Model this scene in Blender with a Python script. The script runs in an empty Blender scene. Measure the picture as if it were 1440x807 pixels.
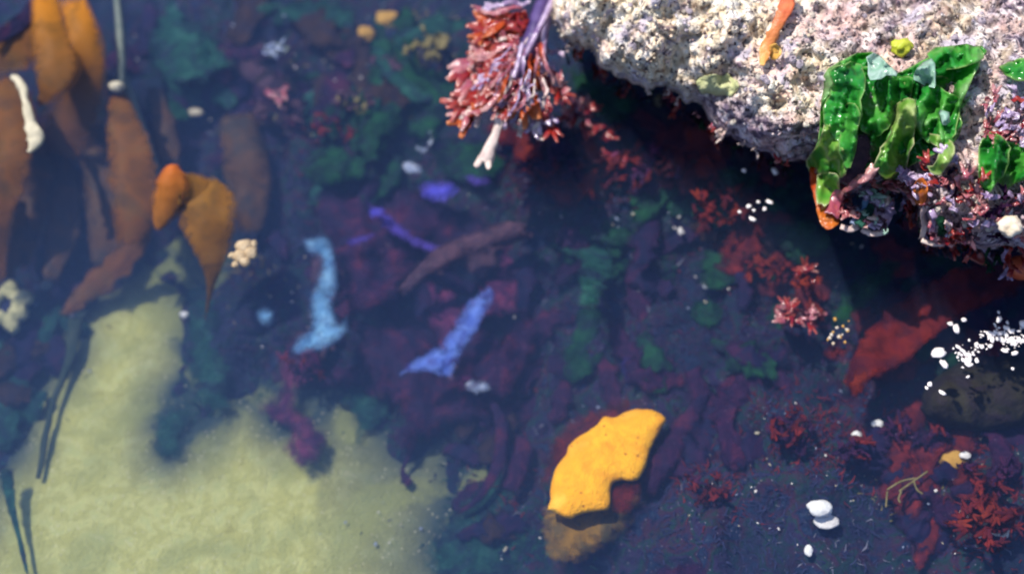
import bpy, math, random
import numpy as np
from mathutils import Vector, noise as mn, geometry as mg

random.seed(7)
rng = np.random.RandomState(11)
scene = bpy.context.scene
COL = scene.collection
R = math.radians

# ------------------------------------------------------------------ camera
W, H_ = 1440.0, 807.0
PITCH, DIST, FOV = R(58), 1.37, R(40)
CAM = Vector((0, -DIST*math.cos(PITCH), DIST*math.sin(PITCH)))
FWD = Vector((0, math.cos(PITCH), -math.sin(PITCH)))
UP = Vector((0, math.sin(PITCH), math.cos(PITCH)))
RT = Vector((1, 0, 0))
TH = math.tan(FOV/2)
cd = bpy.data.cameras.new('camera')
cam = bpy.data.objects.new('camera', cd); COL.objects.link(cam)
cam.location = CAM; cam.rotation_euler = (math.pi/2-PITCH, 0, 0)
cd.angle = FOV; cd.sensor_fit = 'HORIZONTAL'; cd.clip_end = 500; cd.clip_start = 0.01
cd.dof.use_dof = True; cd.dof.focus_distance = 1.27; cd.dof.aperture_fstop = 2.0
scene.camera = cam

def ray(px, py):
    u = (px-W/2)/(W/2)*TH; v = -(py-H_/2)/(W/2)*TH
    return FWD + RT*u + UP*v
def at(px, py, z):
    d = ray(px, py)
    return CAM + d*((z-CAM.z)/d.z)
def scl(px, py, z):                    # metres per photo pixel at that place
    d = ray(px, py); t = (z-CAM.z)/d.z
    return t*2*TH/W
def topx(x, y, z):
    p = Vector((x, y, z))-CAM; f = p.dot(FWD)
    return W/2 + p.dot(RT)/f/TH*W/2, H_/2 - p.dot(UP)/f/TH*W/2
def N(x, y, z=0.0): return mn.noise(Vector((x, y, z)))
def fbm(x, y, z=0.0, o=4):
    a, s, t = 1.0, 0.0, 0.0
    for _ in range(o):
        s += a*N(x, y, z); t += a; a *= .5; x *= 2.03; y *= 2.03; z += 3.7
    return s/t
def sst(a, b, x):
    t = min(1, max(0, (x-a)/(b-a))); return t*t*(3-2*t)

# ------------------------------------------------------------------ materials
def mat(name, cols, scale=60, rough=.4, transl=0.0, tip=None, tip_pow=1.5, bump=.3, bscale=None, spec=.4, detail=6, contrast=(.3, .7), speck=None, coat=0, rim=0, mottle=None):
    m = bpy.data.materials.new(name); m.use_nodes = True
    nt = m.node_tree; nd = nt.nodes; lk = nt.links; nd.clear()
    out = nd.new('ShaderNodeOutputMaterial'); b = nd.new('ShaderNodeBsdfPrincipled')
    tc = nd.new('ShaderNodeTexCoord'); nz = nd.new('ShaderNodeTexNoise')
    nz.inputs['Scale'].default_value = scale; nz.inputs['Detail'].default_value = detail; nz.inputs['Distortion'].default_value = .6
    lk.new(tc.outputs['Object'], nz.inputs['Vector'])
    cr = nd.new('ShaderNodeValToRGB'); e = cr.color_ramp.elements
    while len(e) < len(cols): e.new(.5)
    for i, c in enumerate(cols):
        e[i].position = contrast[0]+(contrast[1]-contrast[0])*i/max(1, len(cols)-1); e[i].color = (*c, 1)
    lk.new(nz.outputs['Fac'], cr.inputs['Fac']); c = cr.outputs['Color']
    if tip:
        a = nd.new('ShaderNodeAttribute'); a.attribute_name = 'along'
        p = nd.new('ShaderNodeMath'); p.operation = 'POWER'; p.inputs[1].default_value = tip_pow
        mx = nd.new('ShaderNodeMix'); mx.data_type = 'RGBA'; mx.inputs['B'].default_value = (*tip, 1)
        lk.new(a.outputs['Fac'], p.inputs[0]); lk.new(p.outputs[0], mx.inputs['Factor']); lk.new(c, mx.inputs['A']); c = mx.outputs['Result']
    if speck:                           # (colour, scale, size)
        v = nd.new('ShaderNodeTexVoronoi'); v.inputs['Scale'].default_value = speck[1]
        lk.new(tc.outputs['Object'], v.inputs['Vector'])
        l = nd.new('ShaderNodeMapRange'); l.inputs['From Min'].default_value = speck[2]; l.inputs['From Max'].default_value = speck[2]*.6
        mx = nd.new('ShaderNodeMix'); mx.data_type = 'RGBA'; mx.inputs['B'].default_value = (*speck[0], 1)
        lk.new(v.outputs['Distance'], l.inputs['Value']); lk.new(l.outputs['Result'], mx.inputs['Factor']); lk.new(c, mx.inputs['A']); c = mx.outputs['Result']
    if mottle:                          # growth and silt on the blade: patches of another colour
        n4 = nd.new('ShaderNodeTexNoise'); n4.inputs['Scale'].default_value = mottle[1]; n4.inputs['Detail'].default_value = 9; n4.inputs['Distortion'].default_value = 1.2
        l = nd.new('ShaderNodeMapRange'); l.inputs['From Min'].default_value = .46; l.inputs['From Max'].default_value = .64; l.inputs['To Max'].default_value = mottle[2]
        mx = nd.new('ShaderNodeMix'); mx.data_type = 'RGBA'; mx.inputs['B'].default_value = (*mottle[0], 1)
        lk.new(tc.outputs['Object'], n4.inputs['Vector']); lk.new(n4.outputs['Fac'], l.inputs['Value']); lk.new(l.outputs['Result'], mx.inputs['Factor']); lk.new(c, mx.inputs['A']); c = mx.outputs['Result']
    lk.new(c, b.inputs['Base Color'])
    b.inputs['Roughness'].default_value = rough; b.inputs['Specular IOR Level'].default_value = spec
    if coat: b.inputs['Coat Weight'].default_value = coat; b.inputs['Coat Roughness'].default_value = .15
    if bump:
        n2 = nd.new('ShaderNodeTexNoise'); n2.inputs['Scale'].default_value = bscale or scale*3; n2.inputs['Detail'].default_value = 4
        lk.new(tc.outputs['Object'], n2.inputs['Vector'])
        bp = nd.new('ShaderNodeBump'); bp.inputs['Strength'].default_value = bump; bp.inputs['Distance'].default_value = .004
        lk.new(n2.outputs['Fac'], bp.inputs['Height']); lk.new(bp.outputs['Normal'], b.inputs['Normal'])
    s = b.outputs[0]
    if transl:
        t = nd.new('ShaderNodeBsdfTranslucent'); lk.new(c, t.inputs['Color'])
        mx = nd.new('ShaderNodeMixShader'); mx.inputs[0].default_value = transl
        lk.new(s, mx.inputs[1]); lk.new(t.outputs[0], mx.inputs[2]); s = mx.outputs[0]
    if rim:                             # thin tattered margins let the water show through
        a = nd.new('ShaderNodeAttribute'); a.attribute_name = 'rim'
        n5 = nd.new('ShaderNodeTexNoise'); n5.inputs['Scale'].default_value = 120; n5.inputs['Detail'].default_value = 6
        lk.new(tc.outputs['Object'], n5.inputs['Vector'])
        ad = nd.new('ShaderNodeMath'); ad.operation = 'ADD'; lk.new(a.outputs['Fac'], ad.inputs[0]); lk.new(n5.outputs['Fac'], ad.inputs[1])
        l = nd.new('ShaderNodeMapRange'); l.interpolation_type = 'SMOOTHSTEP'; l.inputs['From Min'].default_value = .62; l.inputs['From Max'].default_value = 1.35; l.inputs['To Max'].default_value = rim
        lk.new(ad.outputs[0], l.inputs['Value'])
        t = nd.new('ShaderNodeBsdfTransparent'); mx = nd.new('ShaderNodeMixShader'); lk.new(l.outputs['Result'], mx.inputs[0]); lk.new(s, mx.inputs[1]); lk.new(t.outputs[0], mx.inputs[2]); s = mx.outputs[0]
    lk.new(s, out.inputs['Surface'])
    return m

M = {}
def A(k, *a, **kw): M[k] = mat(k, *a, **kw)
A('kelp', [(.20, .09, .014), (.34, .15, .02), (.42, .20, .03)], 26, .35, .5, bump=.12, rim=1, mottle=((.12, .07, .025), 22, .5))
A('kelp_red', [(.17, .075, .018), (.27, .105, .020), (.22, .11, .026)], 26, .35, .5, bump=.12, rim=1, mottle=((.08, .05, .03), 20, .6))
A('kelp_top', [(.16, .07, .018), (.24, .095, .02)], 30, .35, .4, tip=(.66, .25, .02), tip_pow=3.2, bump=.12, rim=.8, mottle=((.10, .06, .025), 22, .45))  # orange end colour paints the sunlit tops of the blades
A('kelp_bright', [(.34, .13, .02), (.46, .18, .025)], 30, .35, .4, tip=(.65, .16, .03), tip_pow=2, rim=.8, bump=.1, mottle=((.16, .08, .02), 26, .4))  # sunlit knob, its brightness put into the colour
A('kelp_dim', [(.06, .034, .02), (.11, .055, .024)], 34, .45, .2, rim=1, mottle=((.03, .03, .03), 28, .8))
A('dead', [(.45, .40, .28), (.62, .56, .42)], 60, .6, .2)
A('stipe', [(.10, .13, .12), (.18, .20, .17)], 60, .5)
A('dark_stalk', [(.02, .04, .03), (.045, .06, .04)], 60, .5)
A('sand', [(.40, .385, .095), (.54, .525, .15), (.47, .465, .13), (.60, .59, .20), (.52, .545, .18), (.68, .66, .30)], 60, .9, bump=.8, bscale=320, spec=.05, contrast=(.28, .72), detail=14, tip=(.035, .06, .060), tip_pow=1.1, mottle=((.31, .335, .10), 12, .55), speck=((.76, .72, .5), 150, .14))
A('bedrock', [(.005, .010, .026), (.028, .018, .055), (.010, .034, .032), (.036, .014, .032), (.008, .020, .052), (.034, .046, .085)], 40, .8, bump=1, bscale=150, spec=.05, detail=14, contrast=(.30, .72), speck=((.15, .14, .2), 150, .15), mottle=((.008, .014, .034), 7, .8))
A('stone_dark', [(.012, .012, .009), (.03, .027, .017)], 40, .7, bump=.8, mottle=((.02, .014, .022), 30, .8))
A('green', [(.02, .24, .04), (.05, .46, .06), (.16, .58, .10), (.40, .68, .30)], 18, .15, .6, tip=(.42, .64, .22), tip_pow=2.6, bump=.05, bscale=40, spec=.9, contrast=(.34, .68), detail=1)
A('green_pale', [(.28, .52, .38), (.50, .66, .60)], 60, .12, .35, bump=.4, bscale=80, spec=.9)
A('green_yellow', [(.10, .44, .05), (.32, .58, .10), (.55, .66, .26)], 26, .18, .55, tip=(.70, .70, .40), tip_pow=2, bump=.05, bscale=40, spec=.9, detail=1)
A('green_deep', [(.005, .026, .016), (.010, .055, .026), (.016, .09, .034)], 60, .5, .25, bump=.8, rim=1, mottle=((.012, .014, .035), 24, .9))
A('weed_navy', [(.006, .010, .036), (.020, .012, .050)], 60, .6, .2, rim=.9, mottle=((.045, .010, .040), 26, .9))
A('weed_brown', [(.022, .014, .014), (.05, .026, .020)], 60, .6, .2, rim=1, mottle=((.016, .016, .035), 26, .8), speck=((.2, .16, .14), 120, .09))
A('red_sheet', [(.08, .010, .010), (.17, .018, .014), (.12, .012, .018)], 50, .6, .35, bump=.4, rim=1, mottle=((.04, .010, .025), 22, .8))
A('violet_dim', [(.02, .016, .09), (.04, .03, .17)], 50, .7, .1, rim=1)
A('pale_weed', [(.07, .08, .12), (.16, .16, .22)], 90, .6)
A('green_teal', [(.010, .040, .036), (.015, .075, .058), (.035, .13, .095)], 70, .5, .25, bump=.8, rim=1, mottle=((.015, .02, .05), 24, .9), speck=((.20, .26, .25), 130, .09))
A('red', [(.14, .008, .010), (.42, .025, .016), (.30, .014, .035), (.50, .06, .04)], 70, .14, .4, tip=(.60, .18, .14), tip_pow=3.5, bump=.4, spec=1.0)
A('red_orange', [(.45, .05, .012), (.60, .10, .02)], 70, .25, .4, tip=(.7, .28, .12), tip_pow=3)
A('pink', [(.34, .04, .06), (.50, .12, .14), (.42, .08, .15), (.66, .34, .36)], 80, .14, .35, tip=(.72, .46, .42), tip_pow=2.5, bump=.4, spec=1.0)
A('lilac', [(.22, .12, .30), (.48, .36, .56), (.66, .54, .68)], 80, .18, .25, spec=.9)
A('purple_stem', [(.05, .03, .12), (.14, .09, .26)], 60, .3, .1)
A('white_tip', [(.62, .44, .42), (.78, .66, .60)], 60, .35, .25)
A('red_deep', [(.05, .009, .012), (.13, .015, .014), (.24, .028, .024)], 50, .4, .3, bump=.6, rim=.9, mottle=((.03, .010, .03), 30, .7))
A('red_bright_deep', [(.13, .016, .012), (.26, .036, .016)], 50, .4, .3, bump=.5, rim=.9, mottle=((.06, .012, .02), 34, .7))
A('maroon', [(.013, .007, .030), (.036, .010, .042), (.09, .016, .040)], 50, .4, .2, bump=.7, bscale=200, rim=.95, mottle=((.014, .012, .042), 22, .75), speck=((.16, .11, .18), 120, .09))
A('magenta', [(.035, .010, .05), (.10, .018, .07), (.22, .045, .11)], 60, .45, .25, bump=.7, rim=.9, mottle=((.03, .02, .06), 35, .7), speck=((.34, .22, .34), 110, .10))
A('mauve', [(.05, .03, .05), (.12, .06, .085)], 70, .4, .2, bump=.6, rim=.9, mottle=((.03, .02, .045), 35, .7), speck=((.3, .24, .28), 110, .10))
A('blue_pale', [(.06, .18, .38), (.16, .36, .58), (.28, .52, .70)], 45, .35, .1, tip=(.04, .06, .16), tip_pow=1.2, rim=.9, bump=.6, mottle=((.05, .12, .30), 45, .6))
A('blue', [(.07, .13, .50), (.18, .30, .76)], 60, .35, .1, tip=(.03, .03, .14), tip_pow=1.2, rim=1, bump=.6, mottle=((.04, .02, .16), 40, .7))
A('violet', [(.06, .04, .34), (.13, .09, .58)], 60, .35, .1, tip=(.03, .012, .05), tip_pow=.7, rim=1, bump=.6, mottle=((.04, .02, .16), 40, .7))
A('indigo', [(.06, .06, .60), (.16, .15, .85)], 60, .35, .1, tip=(.03, .012, .06), tip_pow=.7, rim=1, bump=.6, mottle=((.04, .02, .16), 40, .7))
A('ghost', [(.20, .26, .42), (.42, .48, .64)], 60, .4, .2, rim=1)
A('slug', [(.78, .30, .010), (.90, .44, .016), (.84, .37, .012), (.92, .50, .05)], 26, .6, bump=.5, bscale=420, spec=.1, speck=((.40, .14, .012), 75, .14), mottle=((.80, .32, .012), 34, .6))
A('slug_shaded', [(.12, .07, .015), (.28, .15, .02)], 60, .8, mottle=((.04, .05, .03), 40, .7), rim=1)  # dull brown: shade on the slug's lower body, put into the colour
A('shell', [(.55, .52, .50), (.78, .76, .74)], 200, .5)
A('white', [(.62, .62, .60), (.84, .84, .83)], 90, .4, bump=.4, mottle=((.5, .48, .5), 60, .5))
A('cream', [(.42, .28, .14), (.62, .48, .30)], 160, .55, bump=.6)
A('limpet', [(.30, .30, .16), (.55, .52, .26), (.62, .58, .34)], 120, .7, bump=.8, mottle=((.16, .18, .10), 60, .6))
A('blue_dark', [(.014, .018, .05), (.03, .035, .09)], 120, .5)
A('ochre', [(.36, .20, .04), (.46, .27, .06)], 90, .5)
A('olive_yellow', [(.11, .095, .035), (.22, .18, .08)], 90, .5)
A('foam', [(.72, .64, .66), (.88, .84, .84)], 300, .2, bump=0)
A('coral', [(.46, .06, .03), (.60, .14, .05)], 120, .4, tip=(.7, .35, .10))

for k_ in 'kelp kelp_red kelp_top kelp_bright kelp_dim green_deep green_teal red_deep red_bright_deep maroon magenta mauve blue_pale blue violet indigo slug slug_shaded stone_dark ochre olive_yellow limpet dark_stalk blue_dark weed_navy weed_brown pale_weed red_sheet stipe violet_dim blue_pale'.split():
    b_ = next(n for n in M[k_].node_tree.nodes if n.type == 'BSDF_PRINCIPLED')     # wet surfaces under water hardly shine
    b_.inputs['Specular IOR Level'].default_value = .08; b_.inputs['Roughness'].default_value = .5 if 'kelp' in k_ else .7

# boulder: crust of cream, white, purple grey and dark pits; «zone» says how purple a spot is
def boulder_mat():
    m = bpy.data.materials.new('boulder_crust'); m.use_nodes = True
    nt = m.node_tree; nd = nt.nodes; lk = nt.links; b = nd['Principled BSDF']
    tc = nd.new('ShaderNodeTexCoord')
    def noise(s, d=8, dist=.5):
        n = nd.new('ShaderNodeTexNoise'); n.inputs['Scale'].default_value = s; n.inputs['Detail'].default_value = d; n.inputs['Distortion'].default_value = dist
        lk.new(tc.outputs['Object'], n.inputs['Vector']); return n
    def ramp(f, stops):
        r = nd.new('ShaderNodeValToRGB'); e = r.color_ramp.elements
        while len(e) < len(stops): e.new(.5)
        for k, (p, c) in enumerate(stops): e[k].position = p; e[k].color = (*c, 1)
        lk.new(f, r.inputs['Fac']); return r.outputs['Color']
    def mix(f, a, c):
        x = nd.new('ShaderNodeMix'); x.data_type = 'RGBA'
        if isinstance(f, float): x.inputs['Factor'].default_value = f
        else: lk.new(f, x.inputs['Factor'])
        lk.new(a, x.inputs['A'])
        if isinstance(c, tuple): x.inputs['B'].default_value = (*c, 1)
        else: lk.new(c, x.inputs['B'])
        return x.outputs['Result']
    n1, n2, n3 = noise(75), noise(38), noise(190, 5)
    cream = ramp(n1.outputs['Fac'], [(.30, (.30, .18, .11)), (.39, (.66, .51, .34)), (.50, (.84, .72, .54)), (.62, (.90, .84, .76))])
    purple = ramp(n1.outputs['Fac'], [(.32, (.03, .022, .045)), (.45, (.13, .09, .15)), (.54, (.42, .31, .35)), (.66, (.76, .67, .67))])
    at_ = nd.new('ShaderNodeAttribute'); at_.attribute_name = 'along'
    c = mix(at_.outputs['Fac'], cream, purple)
    blot = nd.new('ShaderNodeMapRange'); blot.inputs['From Min'].default_value = .56; blot.inputs['From Max'].default_value = .64
    lk.new(n2.outputs['Fac'], blot.inputs['Value'])
    c = mix(blot.outputs['Result'], c, (.50, .44, .52))
    n6 = noise(15, 4, 1.5); pk = nd.new('ShaderNodeMapRange'); pk.inputs['From Min'].default_value = .50; pk.inputs['From Max'].default_value = .62; pk.inputs['To Max'].default_value = .55
    lk.new(n6.outputs['Fac'], pk.inputs['Value']); c = mix(pk.outputs['Result'], c, (.74, .47, .42))
    n7 = noise(21, 6, 2.5); dk = nd.new('ShaderNodeMapRange'); dk.inputs['From Min'].default_value = .39; dk.inputs['From Max'].default_value = .31; dk.inputs['To Max'].default_value = .8
    lk.new(n7.outputs['Fac'], dk.inputs['Value']); c = mix(dk.outputs['Result'], c, (.13, .08, .12))
    pit = nd.new('ShaderNodeMapRange'); pit.inputs['From Min'].default_value = .44; pit.inputs['From Max'].default_value = .37
    lk.new(n3.outputs['Fac'], pit.inputs['Value'])
    c = mix(pit.outputs['Result'], c, (.06, .04, .05))
    lk.new(c, b.inputs['Base Color']); b.inputs['Roughness'].default_value = .6
    v = nd.new('ShaderNodeTexVoronoi'); v.inputs['Scale'].default_value = 130; lk.new(tc.outputs['Object'], v.inputs['Vector'])
    ad = nd.new('ShaderNodeMath'); ad.operation = 'SUBTRACT'; lk.new(n3.outputs['Fac'], ad.inputs[0]); lk.new(v.outputs['Distance'], ad.inputs[1])
    bp = nd.new('ShaderNodeBump'); bp.inputs['Strength'].default_value = .8; bp.inputs['Distance'].default_value = .006
    lk.new(ad.outputs[0], bp.inputs['Height']); lk.new(bp.outputs['Normal'], b.inputs['Normal'])
    return m
M['boulder'] = boulder_mat()

# ------------------------------------------------------------------ object helpers
def tag(o, label=None, cat=None, group=None, kind=None):
    if label: o['label'] = label
    if cat: o['category'] = cat
    if group: o['group'] = group
    if kind: o['kind'] = kind
    return o
def finish(name, geo, m, parent=None, smooth=True, base=None):
    vs, fs, at_ = geo
    if parent is not None: b = parent.location.copy()
    elif base is None:
        b = Vector((sum(v[0] for v in vs)/len(vs), sum(v[1] for v in vs)/len(vs), min(v[2] for v in vs)))
    else: b = Vector(base)
    me = bpy.data.meshes.new(name)
    me.from_pydata([(v[0]-b.x, v[1]-b.y, v[2]-b.z) for v in vs], [], fs)
    if at_ is not None:
        for q, nm in enumerate(('along', 'rim')):
            a = me.attributes.new(nm, 'FLOAT', 'POINT'); a.data.foreach_set('value', np.array([(t[q] if isinstance(t, tuple) else (t, 0)[q]) for t in at_], dtype=np.float32))
    if smooth: me.polygons.foreach_set('use_smooth', [True]*len(me.polygons))
    me.materials.append(M[m] if isinstance(m, str) else m)
    o = bpy.data.objects.new(name, me); COL.objects.link(o)
    if parent is not None: o.parent = parent
    else: o.location = b
    me.update(); return o
def thing(name, label, cat, px, py, z, group=None):
    o = bpy.data.objects.new(name, None); COL.objects.link(o); o.location = at(px, py, z); o.empty_display_size = .01
    return tag(o, label, cat, group)
def join(geos):
    V, F, T = [], [], []
    for v, f, a in geos:
        k = len(V); V += list(v); F += [tuple(i+k for i in q) for q in f]; T += list(a)
    return V, F, T

def catmull(P, n, closed=False):
    P = [np.array(p, float) for p in P]; out = []
    L = len(P); segs = L if closed else L-1
    for s in range(segs):
        if closed: a, b, c, d = P[s-1], P[s], P[(s+1) % L], P[(s+2) % L]
        else: a, b, c, d = P[max(s-1, 0)], P[s], P[s+1], P[min(s+2, L-1)]
        for k in range(n):
            t = k/n
            out.append(.5*((2*b)+(-a+c)*t+(2*a-5*b+4*c-d)*t*t+(-a+3*b-3*c+d)*t**3))
    if not closed: out.append(P[-1])
    return out

# a ribbon of seaweed: path points (px, py, z, width_px)
def ribbon(path, n=5, cols=7, ruffle=.25, freq=1.0, curl=.2, th=.0012, seed=0, ragged=.15, tilt=0.0, up=.5):
    P = catmull(path, n); L = len(P)
    pos = [at(p[0], p[1], p[2]) for p in P]
    V, T = [], []
    for i in range(L):
        p = P[i]; c = pos[i]
        t = (pos[min(i+1, L-1)]-pos[max(i-1, 0)]).normalized()
        view = (CAM-c).normalized()*(1-up)+Vector((0, 0, 1))*up
        b = t.cross(view)
        if b.length < 1e-4: b = Vector((1, 0, 0))
        b.normalize(); nrm = b.cross(t).normalized()
        if nrm.z < 0: nrm = -nrm
        if tilt: b = (b*math.cos(tilt)+nrm*math.sin(tilt)).normalized(); nrm = b.cross(t).normalized()
        hw = max(p[3], .6)*.5*scl(p[0], p[1], p[2])
        u = i/(L-1)
        for k in range(cols):
            s = -1+2*k/(cols-1)
            e = 1+ragged*N(u*9*freq+seed*3.1, s*1.2+seed, 5.5)*abs(s)
            r = ruffle*hw*(abs(s)**1.5)*N(u*7*freq+seed*7.7, s*1.7, seed*1.3)*2 + .25*ruffle*hw*N(u*13*freq, s*2+seed, 2.2)
            V.append(c+b*(hw*s*e)+nrm*(r-curl*hw*s*s)); T.append((u, max(abs(s)**2.5, 1-min(u, 1-u)*9)))
    F = []
    for i in range(L-1):
        for k in range(cols-1):
            a = i*cols+k; F.append((a, a+1, a+cols+1, a+cols))
    return thicken(V, F, T, th)

def thicken(V, F, T, th):
    V = [Vector(v) for v in V]; nn = [Vector((0, 0, 0)) for _ in V]; edges = {}
    for f in F:
        n = (V[f[1]]-V[f[0]]).cross(V[f[2]]-V[f[0]])
        for i in f: nn[i] += n
        for i in range(len(f)):
            a, b = f[i], f[(i+1) % len(f)]
            edges[(a, b)] = 1
    k = len(V); low = []
    for v, n in zip(V, nn):
        n = n.normalized() if n.length > 1e-12 else Vector((0, 0, 1))
        low.append(v-n*th)
    G = list(F)+[tuple(i+k for i in reversed(f)) for f in F]
    for (a, b) in edges:
        if (b, a) not in edges: G.append((b, a, a+k, b+k))
    return V+low, G, list(T)+list(T)

def inside_many(pts, poly):
    x, y = pts[:, 0], pts[:, 1]; r = np.zeros(len(pts), bool); n = len(poly)
    for i in range(n):
        x1, y1 = poly[i]; x2, y2 = poly[(i+1) % n]
        if y1 == y2: continue
        c = ((y1 > y) != (y2 > y)) & (x < (x2-x1)*(y-y1)/(y2-y1)+x1); r ^= c
    return r
def dist_many(pts, poly):
    d = np.full(len(pts), 1e9); n = len(poly)
    for i in range(n):
        a = np.array(poly[i]); b = np.array(poly[(i+1) % n]); ab = b-a; L = (ab**2).sum()
        if L < 1e-9: continue
        t = np.clip(((pts-a)@ab)/L, 0, 1); q = a+t[:, None]*ab
        d = np.minimum(d, np.sqrt(((pts-q)**2).sum(1)))
    return d
def fill(outline, step, jag=0, jf=.08, seed=0, n=6, stepf=None):
    o = [(p[0], p[1]) for p in catmull(outline, n, True)]
    if jag: o = [(x+jag*N(x*jf, y*jf, seed+.3), y+jag*N(x*jf+40, y*jf, seed+.7)) for x, y in o]
    poly = np.array(o)
    x0, y0 = poly.min(0); x1, y1 = poly.max(0)
    if stepf is None:
        gx, gy = np.meshgrid(np.arange(x0, x1, step), np.arange(y0, y1, step)); pts = np.stack([gx.ravel(), gy.ravel()], 1)
        pts += rng.uniform(-.3, .3, pts.shape)*step
    else: pts = stepf(x0, y0, x1, y1)
    pts = pts[inside_many(pts, o)]
    d = dist_many(pts, o) if len(pts) else np.zeros(0)
    k = d > step*.45; pts, d = pts[k], d[k]
    allp = [Vector(p) for p in o]+[Vector(p) for p in pts]
    nb = len(o)
    vv, ee, ff, ov, *_ = mg.delaunay_2d_cdt(allp, [(i, (i+1) % nb) for i in range(nb)], [], 1, 1e-6)
    P = np.array([(v.x, v.y) for v in vv]); D = dist_many(P, o)
    F = []
    for f in ff:
        a, b, c = f[:3]
        s = (P[b]-P[a])[0]*(P[c]-P[a])[1]-(P[b]-P[a])[1]*(P[c]-P[a])[0]
        F.append(tuple(f) if s < 0 else tuple(reversed(f)))        # photo y runs down: face the camera
    return P, D, F

# a flat leaf with an outline of its own; zf(px,py) is its height
def sheet(outline, zf, step=6, amp=.006, freq=.03, th=.0006, seed=0, jag=2, edge=9, amp2=.0, n=6, jf=.08):
    P, D, F = fill(outline, step, jag, jf, seed, n)
    V = []
    for (x, y), d in zip(P, D):
        z = (zf(x, y) if callable(zf) else zf)
        z += amp*fbm(x*freq+seed*5, y*freq, seed, 3)*2 + amp2*(1-3.2*abs(N(x*freq*.95+y*.006+seed*3, y*freq*.33, seed+8)))
        V.append(at(x, y, z))
    return thicken(V, F, [(math.exp(-d/edge), math.exp(-d/(edge*1.3))) for d in D], th)

# a solid body over an outline: domed above, rounded below
def dome(outline, z0, h, hb, reach, step=6, amp=.0, freq=.03, seed=0, jag=2, amp2=0, freq2=.1, attr=None, stepf=None, n=6):
    P, D, F = fill(outline, step, jag, seed=seed, stepf=stepf, n=n)
    V, T = [], []; nP = len(P); low = {}
    for (x, y), d in zip(P, D):
        q = min(1, d/reach); pr = math.sqrt(max(0, 1-(1-q)**2))
        zz = z0(x, y) if callable(z0) else z0
        k = min(1, d/(step*2))
        V.append(at(x, y, zz+h*pr+k*(amp*fbm(x*freq, y*freq, seed)*2+amp2*fbm(x*freq2, y*freq2, seed+9)*2))); T.append(attr(x, y, d) if attr else math.exp(-d/9))
    for i in range(nP):
        if D[i] > step*.3:
            x, y = P[i]; d = D[i]; q = min(1, d/reach); pr = math.sqrt(max(0, 1-(1-q)**2))
            zz = z0(x, y) if callable(z0) else z0
            low[i] = len(V); V.append(at(x, y, min(V[i].z-.002, zz-hb*pr+amp*.6*fbm(x*freq, y*freq, seed+30)))); T.append(T[i])
    G = list(F)
    for f in F: G.append(tuple(low.get(i, i) for i in reversed(f)))
    G = [g for g in G if len(set(g)) == 3]
    return V, G, T

_ico = {}
def ico(sub):
    if sub not in _ico:
        import bmesh
        bm = bmesh.new(); bmesh.ops.create_icosphere(bm, subdivisions=sub, radius=1)
        _ico[sub] = ([tuple(v.co) for v in bm.verts], [tuple(v.index for v in f.verts) for f in bm.faces]); bm.free()
    return _ico[sub]
# a lumpy pebble round a world point
def lump(c, rx, ry, rz, seed=0, rough=.25, sub=2, yaw=0.0):
    iv, F = ico(sub); V = []
    ca, sa = math.cos(yaw), math.sin(yaw)
    for vx, vy, vz in iv:
        k = 1+rough*fbm(vx*1.3+seed*9, vy*1.3, vz*1.3+seed, 3)*2
        x, y, z = vx*rx*k, vy*ry*k, vz*rz*k
        V.append(Vector((c[0]+x*ca-y*sa, c[1]+x*sa+y*ca, c[2]+z)))
    return V, F, [0]*len(V)

# ------------------------------------------------------------------ setting: seabed, sand, water
SAND = [(108, 440), (150, 400), (195, 378), (250, 392), (268, 450), (262, 520), (235, 590), (240, 640), (300, 590), (350, 555), (395, 600), (470, 545), (540, 600), (570, 640), (625, 600), (640, 650), (640, 700), (630, 740),
        (620, 770), (640, 820), (640, 1000), (-150, 1000), (-160, 900), (-90, 800), (-40, 740), (-20, 680), (20, 620), (45, 560), (90, 500)]
SP = [(p[0], p[1]) for p in catmull(SAND, 3, True)]
SAND_Z = -.205
inner = lambda a, b, s: list(np.arange(a, b+1e-9, s))
def axis(a, b, s):
    g = inner(a, b, s); k = []; st = s; v = b
    while v < 40: st *= 1.35; v += st; k.append(v)
    lo = []; st = s; v = a
    while v > -40: st *= 1.35; v -= st; lo.append(v)
    return lo[::-1]+g+k
XS, YS = axis(-.78, .78, .008), axis(-.50, .68, .008)
def height_batch(xs, ys):
    q = np.array([topx(x, y, SAND_Z) if (y > -.65) else (700, 2000) for x, y in zip(xs, ys)])
    q = np.clip(q, -3000, 4500)
    ins = inside_many(q, SP); d = dist_many(q, SP)
    out = []
    for x, y, i, dd, (px, py) in zip(xs, ys, ins, d, q):
        s = -dd if i else dd
        h = -.028*sst(0, 70, -s) + .016*sst(0, 110, s) + .075*sst(40, 420, s) + .05*sst(620, 1000, px)*sst(480, 180, py) + .03*sst(500, 1200, s)
        k = sst(-20, 60, s)
        h += .042*fbm(x*9, y*9, 1.1, 4)*(.2+.8*k) + .022*fbm(x*34, y*34, 4.2, 3)*(.3+.7*k)
        r = math.hypot(x, y-.1)
        h += .55*sst(1.0, 3.2, r)+.12*sst(1.2, 3, r)*fbm(x*1.3, y*1.3, 7, 4)*2
        out.append(SAND_Z+h)
    return out
gx, gy = np.meshgrid(XS, YS); hz = height_batch(gx.ravel(), gy.ravel())
HG = np.array(hz).reshape(gx.shape)
nx, ny = len(XS), len(YS)
F = [(j*nx+i, j*nx+i+1, (j+1)*nx+i+1, (j+1)*nx+i) for j in range(ny-1) for i in range(nx-1)]
tag(finish('seabed', ([Vector((a, b, c)) for a, b, c in zip(gx.ravel(), gy.ravel(), hz)], F, None), 'bedrock', base=(0, 0, 0)), kind='structure')
XA, YA = np.array(XS), np.array(YS)
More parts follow.
